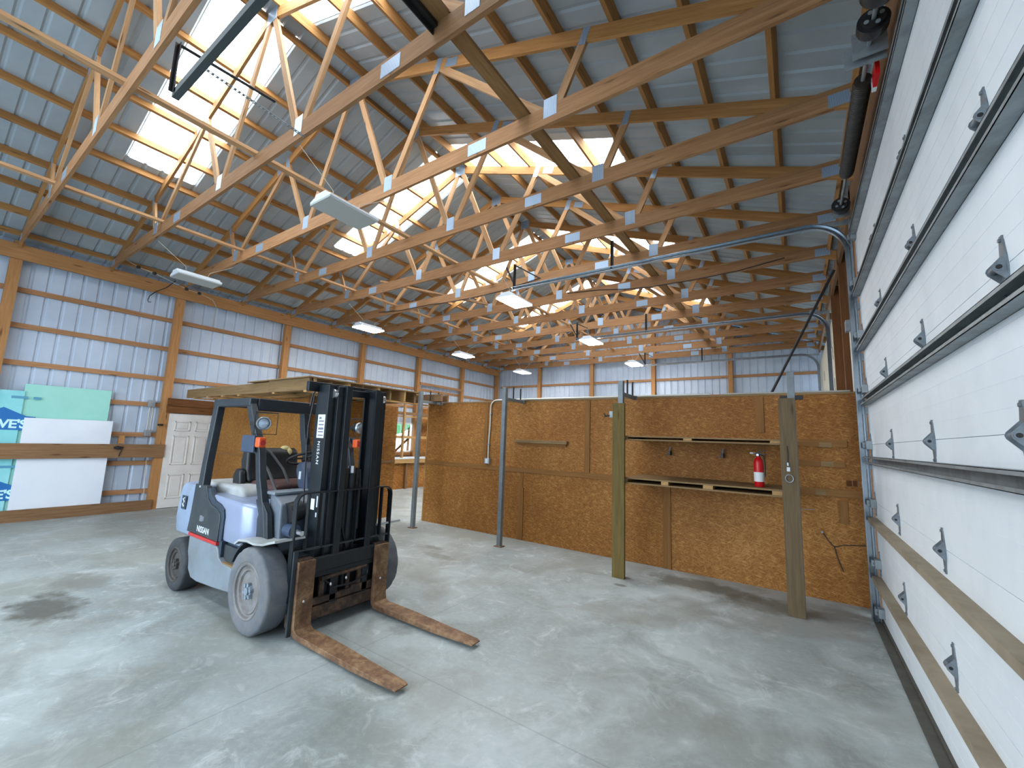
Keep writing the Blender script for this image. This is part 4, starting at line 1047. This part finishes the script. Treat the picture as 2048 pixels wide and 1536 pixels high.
g.cyl((0, 0, -0.03), (0, 0, 0.012), 0.035, n=16).cyl((-0.1, 0.11, 0), (-0.1, 0.11, 0.05), 0.017, n=10)
fm('steering_wheel', g.xf(Mw), 'seat_black')
for q in range(3): fm('control_lever', G().cyl((7.08, YC + 0.22 + 0.06 * q, 1.16), (7.0, YC + 0.22 + 0.06 * q, 1.36), 0.008, n=8).sphere((7.0, YC + 0.22 + 0.06 * q, 1.37), 0.02, 0.02, 0.02, 10, 7), 'black_metal')
fm('dash_switch', G().box(7.0, 7.04, YC - 0.13, YC - 0.115, 1.25, 1.33), 'letter', 0.003)
# fender, tilt cylinder, air canister
def fender(s):
    pts = [(6.99, 0.695), (7.06, 0.735), (7.2, 0.752), (7.34, 0.745), (7.5, 0.765), (7.62, 0.80), (7.70, 0.82)]
    g = G().sweep([(p[0], YC + s * 0.535, p[1]) for p in pts], [(-0.135, -0.01), (0.135, -0.01), (0.135, 0.01), (-0.135, 0.01)], (0, 1, 0))
    fm('fender', g, 'hood', 0.004)
    arc_ = [(7.35 + 0.41 * math.cos(a), 0.36 + 0.41 * math.sin(a)) for a in [PI * (0.66 + 0.2 * k / 6) for k in range(7)]]
    fm('fender_flap', G().sweep([(p[0], YC + s * 0.55, p[1]) for p in arc_], [(-0.12, -0.008), (0.12, -0.008), (0.12, 0.008), (-0.12, 0.008)], (0, 1, 0)), 'charcoal')
both(fender)
def tilt(s):
    y = YC + s * 0.38
    fm('tilt_cylinder', G().cyl((7.1, y, 0.83), (7.48, y, 0.83), 0.06, n=18).mat(1).cyl((7.48, y, 0.83), (7.60, y, 0.83), 0.022, n=12), ['cowl', 'chrome'])
    fm('rubber_boot', G().cyl((7.36, y + s * 0.02, 0.98), (7.36, y - s * 0.10, 1.0), 0.095, n=18), 'black_metal', 0.02)
both(tilt)

YT0 = YC; YC = 1.795
# mast: three nested channels each side
ZT = 2.205
def mast(s):
    dims = [(0.34, 0.27, 7.43, 7.63), (0.269, 0.205, 7.47, 7.675), (0.204, 0.14, 7.51, 7.715)]
    for k, (o, i, x0, x1) in enumerate(dims):
        z0 = 0.05 + 0.02 * k; z1 = ZT - 0.012 * (k == 1)
        fl = 0.022
        pl = [(x0, s * o), (x1, s * o), (x1, s * i), (x1 - fl, s * i), (x1 - fl, s * (o - fl)), (x0 + fl, s * (o - fl)), (x0 + fl, s * i), (x0, s * i)]
        pl = [(a, YC + b) for a, b in pl]
        fm('mast_channel', G().prism(pl, 'z', z0, z1, (0, 0, 1)), 'mast', 0.004)
    for yy in (0.282, 0.215):
        fm('mast_roller', G().cyl((7.63, YC + s * (yy + 0.02), 2.12), (7.63, YC + s * (yy - 0.02), 2.12), 0.045, n=18), 'chrome')
    fm('lift_cylinder', G().cyl((7.45, YC + s * 0.23, 0.15), (7.45, YC + s * 0.23, 1.75), 0.038, n=16).mat(1).cyl((7.45, YC + s * 0.23, 1.75), (7.45, YC + s * 0.23, 2.12), 0.024, n=12), ['mast', 'black_metal'])
    fm('mast_foot', G().box(7.42, 7.64, YC + s * 0.25, YC + s * 0.34, 0.045, 0.12), 'charcoal', 0.01)
both(mast)
for z0, z1, x0 in ((2.14, ZT + 0.03, 7.41), (1.05, 1.15, 7.41), (0.35, 0.5, 7.42)):
    fm('mast_crossbar', G().box(x0, x0 + 0.05, YC - 0.33 - (0.12 if z0 > 2 else 0), YC + 0.33, z0, z1), 'mast', 0.006)
fm('mast_crossbar', G().box(7.50, 7.54, YC - 0.25, YC + 0.25, 2.12, 2.19), 'mast', 0.006)
for dy in (-0.06, 0.06):
    fm('lift_chain', G().box(7.60, 7.625, YC + dy - 0.015, YC + dy + 0.015, 0.5, 1.40), 'dark_spring')
fm('center_cylinder', G().cyl((7.60, YC, 0.2), (7.60, YC, 1.35), 0.05, n=18).mat(1).cyl((7.60, YC, 1.35), (7.60, YC, 1.42), 0.035, n=14), ['mast', 'chrome'])
fm('hydraulic_hose', G().tube([(7.42, YC - 0.36, 2.1), (7.38, YC - 0.37, 1.8), (7.38, YC - 0.36, 1.4), (7.40, YC - 0.35, 1.0)], 0.007).tube([(7.44, YC - 0.34, 2.17), (7.39, YC - 0.36, 2.12), (7.38, YC - 0.37, 2.0)], 0.008).box(7.37, 7.40, YC - 0.38, YC - 0.355, 1.62, 1.68), 'black_metal')
fm('hydraulic_hose', G().tube([(7.60, YC + 0.10, 1.38), (7.63, YC + 0.09, 1.2), (7.62, YC + 0.1, 0.8)], 0.014).tube([(7.60, YC - 0.10, 1.2), (7.63, YC - 0.09, 0.9), (7.64, YC + 0.02, 0.5)], 0.012), 'black_metal')
# plates on the near side of the mast
y = YC - 0.3402
pl_ = fm('capacity_plate', G().box(7.485, 7.605, y - 0.001, y + 0.001, 1.69, 1.915), 'sticker')
for k in range(6):
    z = 1.885 - k * 0.034
    mk('printed_block', G().box(7.505, 7.505 + (0.04 if k == 0 else 0.085), y - 0.0016, y - 0.0008, z - (0.014 if k in (0, 3) else 0.006), z + 0.006), M['ink'], pl_)
Mt = Matrix.Translation((7.535, y - 0.0005, 1.55)) @ Matrix(((0, 1, 0, 0), (0, 0, -1, 0), (-1, 0, 0, 0), (0, 0, 0, 1)))
text_mesh('mast_lettering', 'NISSAN', 0.055, M['letter'], Mt, fk, 0.0006, 0.001, 1.25)
fm('mast_sticker', G().box(7.50, 7.56, y - 0.001, y + 0.001, 1.02, 1.12), 'sticker')
fm('mast_sticker', G().box(7.59, 7.61, y - 0.001, y + 0.001, 1.05, 1.15).box(7.59, 7.61, y - 0.001, y + 0.001, 0.96, 1.0), 'letter')

YC = YT0
# carriage, load backrest, forks
CX = 7.70
H2 = 0.51
fm('carriage_bar', G().box(CX - 0.02, CX + 0.03, YC - H2, YC + H2, 0.50, 0.62).box(CX - 0.012, CX + 0.022, YC - 0.38, YC + 0.38, 0.455, 0.50).box(CX + 0.0, CX + 0.026, YC - H2, YC + H2, 0.612, 0.632), 'mast', 0.006)
fm('carriage_bar', G().box(CX - 0.02, CX + 0.03, YC - H2, YC + H2, 0.10, 0.205), 'carriage', 0.006)
fm('carriage_bar', G().prism([(YC - 0.38, 0.215), (YC + 0.38, 0.215), (YC + 0.38, 0.29), (YC + 0.1, 0.29), (YC + 0.1, 0.27), (YC - 0.38, 0.27)], 'x', CX - 0.03, CX + 0.015), 'carriage', 0.004)
for dy, w in ((-0.2, 0.05), (0.2, 0.05), (-0.05, 0.03), (0.07, 0.035)):
    fm('carriage_upright', G().box(CX - 0.03, CX - 0.005, YC + dy - w / 2, YC + dy + w / 2, 0.15, 0.55), 'carriage', 0.003)
fm('sideshift_cylinder', G().cyl((CX + 0.0, YC - 0.22, 0.425), (CX + 0.0, YC + 0.26, 0.445), 0.022, n=14), 'carriage')
fm('lift_rod', G().cyl((7.66, YC + 0.24, 0.22), (7.66, YC + 0.24, 0.56), 0.03, n=16), 'chrome')
fm('hydraulic_hose', G().tube([(CX, YC - 0.2, 0.42), (CX + 0.03, YC - 0.1, 0.33), (CX + 0.03, YC + 0.1, 0.32), (CX + 0.02, YC + 0.27, 0.36), (CX, YC + 0.29, 0.44)], 0.008), 'black_metal')
for dy, z in ((-0.13, 0.36), (0.03, 0.38)): fm('grease_fitting', G().sphere((CX + 0.02, YC + dy, z), 0.013, 0.013, 0.018, 10, 7), 'chrome')
def sideplate(s):
    fm('carriage_side_plate', G().box(CX - 0.07, CX + 0.02, YC + s * 0.455, YC + s * 0.475, 0.07, 0.62), 'charcoal', 0.003)
both(sideplate)
fm('carriage_side_bar', G().box(CX + 0.012, CX + 0.04, YC - 0.515, YC - 0.475, 0.03, 0.72), 'charcoal', 0.004)
# backrest frame
zb, zt, rc = 0.60, 1.20, 0.085
xb = CX - 0.01
path = [(xb, YC - 0.515, 0.30), (xb, YC - 0.515, zt - rc)] + [(xb, YC - 0.515 + rc - rc * math.cos(a), zt - rc + rc * math.sin(a)) for a in [PI / 2 * k / 8 for k in range(1, 9)]]
path += [(xb, YC + 0.515 - rc + rc * math.sin(a), zt - rc + rc * math.cos(a)) for a in [PI / 2 * k / 8 for k in range(0, 9)]] + [(xb, YC + 0.515, 0.30)]
br = fm('load_backrest', G().sweep(path, [(-0.03, -0.006), (0.03, -0.006), (0.03, 0.006), (-0.03, 0.006)], (1, 0, 0)), 'mast')
fm('lower_rail', G().box(xb - 0.012, xb + 0.012, YC - 0.51, YC + 0.51, 0.70, 0.715), 'charcoal', parent=br)
for dy in (-0.40, -0.25, -0.08, 0.10, 0.25, 0.40):
    fm('backrest_bar', G().box(xb - 0.02, xb + 0.02, YC + dy - 0.006, YC + dy + 0.006, 0.705, zt - 0.004), 'mast', parent=br)
def fork(s):
    yc = YC + s * 0.402; w = 0.077
    prof = [(CX + 0.03, 0.63), (CX + 0.072, 0.63), (CX + 0.075, 0.14), (CX + 0.09, 0.088), (CX + 0.13, 0.07), (CX + 0.5, 0.066), (9.00, 0.046), (9.03, 0.036), (9.03, 0.028), (8.6, 0.022), (CX + 0.16, 0.022), (CX + 0.08, 0.028), (CX + 0.04, 0.06), (CX + 0.03, 0.12)]
    g = G().prism(prof, 'y', yc - w, yc + w)
    # taper the tip in plan
    for v in g.v:
        if v.x > 8.75: v.y = yc + (v.y - yc) * (1 - 0.28 * ((v.x - 8.75) / 0.28) ** 2)
    f = fm('fork', g, 'rust', 0.006)
    fm('fork_hook', G().box(CX - 0.03, CX + 0.04, yc - w * 0.9, yc + w * 0.9, 0.60, 0.642).box(CX - 0.03, CX + 0.04, yc - w * 0.9, yc + w * 0.9, 0.085, 0.105), 'carriage', 0.004, parent=f)
    fm('fork_pin', G().sphere((CX + 0.076, yc - 0.01, 0.30), 0.008, 0.012, 0.012, 10, 7), 'chrome', parent=f)
both(fork)
# ------------------------------------------------------------------ hanging lights
def fixture(x, y, z, on, label, vchain=True):
    t = thing('ceiling_light', label, 'light', (x, y, z), 'hanging flat light fixtures')
    a, b = 0.205, 0.335
    mk('housing', G().prism([(x - a, z + 0.004), (x - a, z + 0.03), (x - 0.14, z + 0.055), (x - 0.11, z + 0.06), (x - 0.10, z + 0.095), (x + 0.10, z + 0.095), (x + 0.11, z + 0.06), (x + 0.14, z + 0.055), (x + a, z + 0.03), (x + a, z + 0.004)], 'y', y - b, y + b), M['fixture'], t, 0.006)
    mk('diffuser', G().box(x - a + 0.004, x + a - 0.004, y - b + 0.004, y + b - 0.004, z - 0.012, z + 0.004), M['led_on'] if on else M['led_off'], t)
    for dy in (-0.62, 0.62):
        mk('hanger_wire', G().tube([(x, y + dy * 0.25, z + 0.09), (x, y + dy * 0.3, z + 0.2), (x, y + dy, 4.90)], 0.004, 6), M['tan_cord'], t)
    return t
YL = (1.9, 5.62, 9.32, 12.9)
for i, y in enumerate(YL):
    fixture(2.42, y, 4.4, i > 0, ('unlit flat light hanging highest on the left near the eave beam' if i == 0 else 'glowing flat light in the left row, %s from the camera' % ORD[i]))
    fixture(6.90, y, 4.4, i > 0, ('large unlit flat light hanging in the middle of the picture' if i == 0 else 'glowing flat light in the right row, %s from the camera' % ORD[i]))
# cord with dark plugs along the left eave
t = thing('eave_cord', 'sagging cord with dark plugs along the left eave beam', 'cord', (0.1, 1.9, 4.85))
P = [(0.35, 1.25, 5.08), (0.3, 1.55, 4.97), (0.28, 1.82, 4.94), (0.25, 2.1, 4.88), (0.22, 2.42, 4.80), (0.18, 2.68, 4.79), (0.1, 2.98, 4.74), (0.05, 3.08, 4.63), (0.04, 3.1, 4.45), (0.04, 3.06, 4.12)]
mk('cord', G().tube(P, 0.007), M['tan_cord'], t)
for k in (1, 2, 4, 5): mk('plug', G().sphere(P[k], 0.03, 0.04, 0.035, 10, 7), M['black_metal'], t)
t = thing('hook_strap', 'dark strap with a hook hanging from the left eave beam', 'strap', (0.06, 1.9, 4.2))
mk('strap', G().tube([(0.2, 2.22, 4.93), (0.12, 2.1, 4.75), (0.05, 1.95, 4.62), (0.03, 1.86, 4.5)], 0.009), M['black_cord'], t)
mk('hook', G().tube([(0.03, 1.86, 4.5), (0.03, 1.84, 4.40), (0.03, 1.86, 4.36), (0.03, 1.90, 4.38)], 0.008), M['black_metal'], t)

YY = 5 * TS - 0.03
tag(mk('power_cable', G().tube([(2.2, YY, 5.0), (3.04, YY, 4.92), (4.1, YY, 4.915), (4.8, YY, 4.87), (5.38, YY, 4.85), (6.3, YY, 4.89), (7.2, YY, 4.99)], 0.008, 6), M['black_cord']), 'black cable draped along the left half of the sixth truss', 'cable')
YY = 6 * TS - 0.03
tag(mk('power_cable', G().tube([(7.2, YY, 5.06), (7.97, YY, 5.0), (8.5, YY, 4.92), (9.03, YY, 4.87), (9.87, YY, 4.86), (10.6, YY, 4.89), (11.3, YY, 4.98)], 0.008, 6), M['black_cord']), 'black cable sagging along the right half of the seventh truss', 'cable')
# ------------------------------------------------------------------ world, camera, view
wd = bpy.data.worlds.new('overcast sky'); SC.world = wd; wd.use_nodes = True
nt = wd.node_tree; bg = nt.nodes['Background']
bg.inputs['Color'].default_value = (0.74, 0.87, 1.0, 1); bg.inputs['Strength'].default_value = 4.2
pd = bpy.data.lights.new('doorway portal', 'AREA'); pd.shape = 'RECTANGLE'; pd.size = 7.6; pd.size_y = 4.4
pd.cycles.is_portal = True
po = bpy.data.objects.new('doorway_portal', pd); COL.objects.link(po); po.location = (6.0, YF - 0.05, 2.2); po.rotation_euler = (-PI / 2, 0, PI)

cam = bpy.data.cameras.new('camera'); co = bpy.data.objects.new('camera', cam); COL.objects.link(co)
yaw, pitch, roll, F = 0.5994, 0.1321, 0.0365, 834.85
fwd = Vector((-math.sin(yaw) * math.cos(pitch), math.cos(yaw) * math.cos(pitch), math.sin(pitch)))
r0 = Vector((math.cos(yaw), math.sin(yaw), 0)); u0 = r0.cross(fwd)
r1 = r0 * math.cos(roll) + u0 * math.sin(roll); u1 = -r0 * math.sin(roll) + u0 * math.cos(roll)
Mc = Matrix((r1, u1, -fwd)).transposed().to_4x4(); Mc.translation = (11.3383, -0.8607, 1.7414)
co.matrix_world = Mc
cam.sensor_fit = 'HORIZONTAL'; cam.sensor_width = 36.0; cam.lens = F / 2048 * 36.0; cam.clip_start = 0.02; cam.clip_end = 300
SC.camera = co
vs_ = SC.view_settings; vs_.view_transform = 'Standard'; vs_.look = 'None'; vs_.gamma = 1.0; vs_.exposure = 0.92; vs_.use_curve_mapping = False
SC.cycles.max_bounces = 10; SC.cycles.diffuse_bounces = 5; SC.cycles.glossy_bounces = 4; SC.cycles.transmission_bounces = 6
SC.cycles.sample_clamp_indirect = 6.0
SC.cycles.use_denoising = True
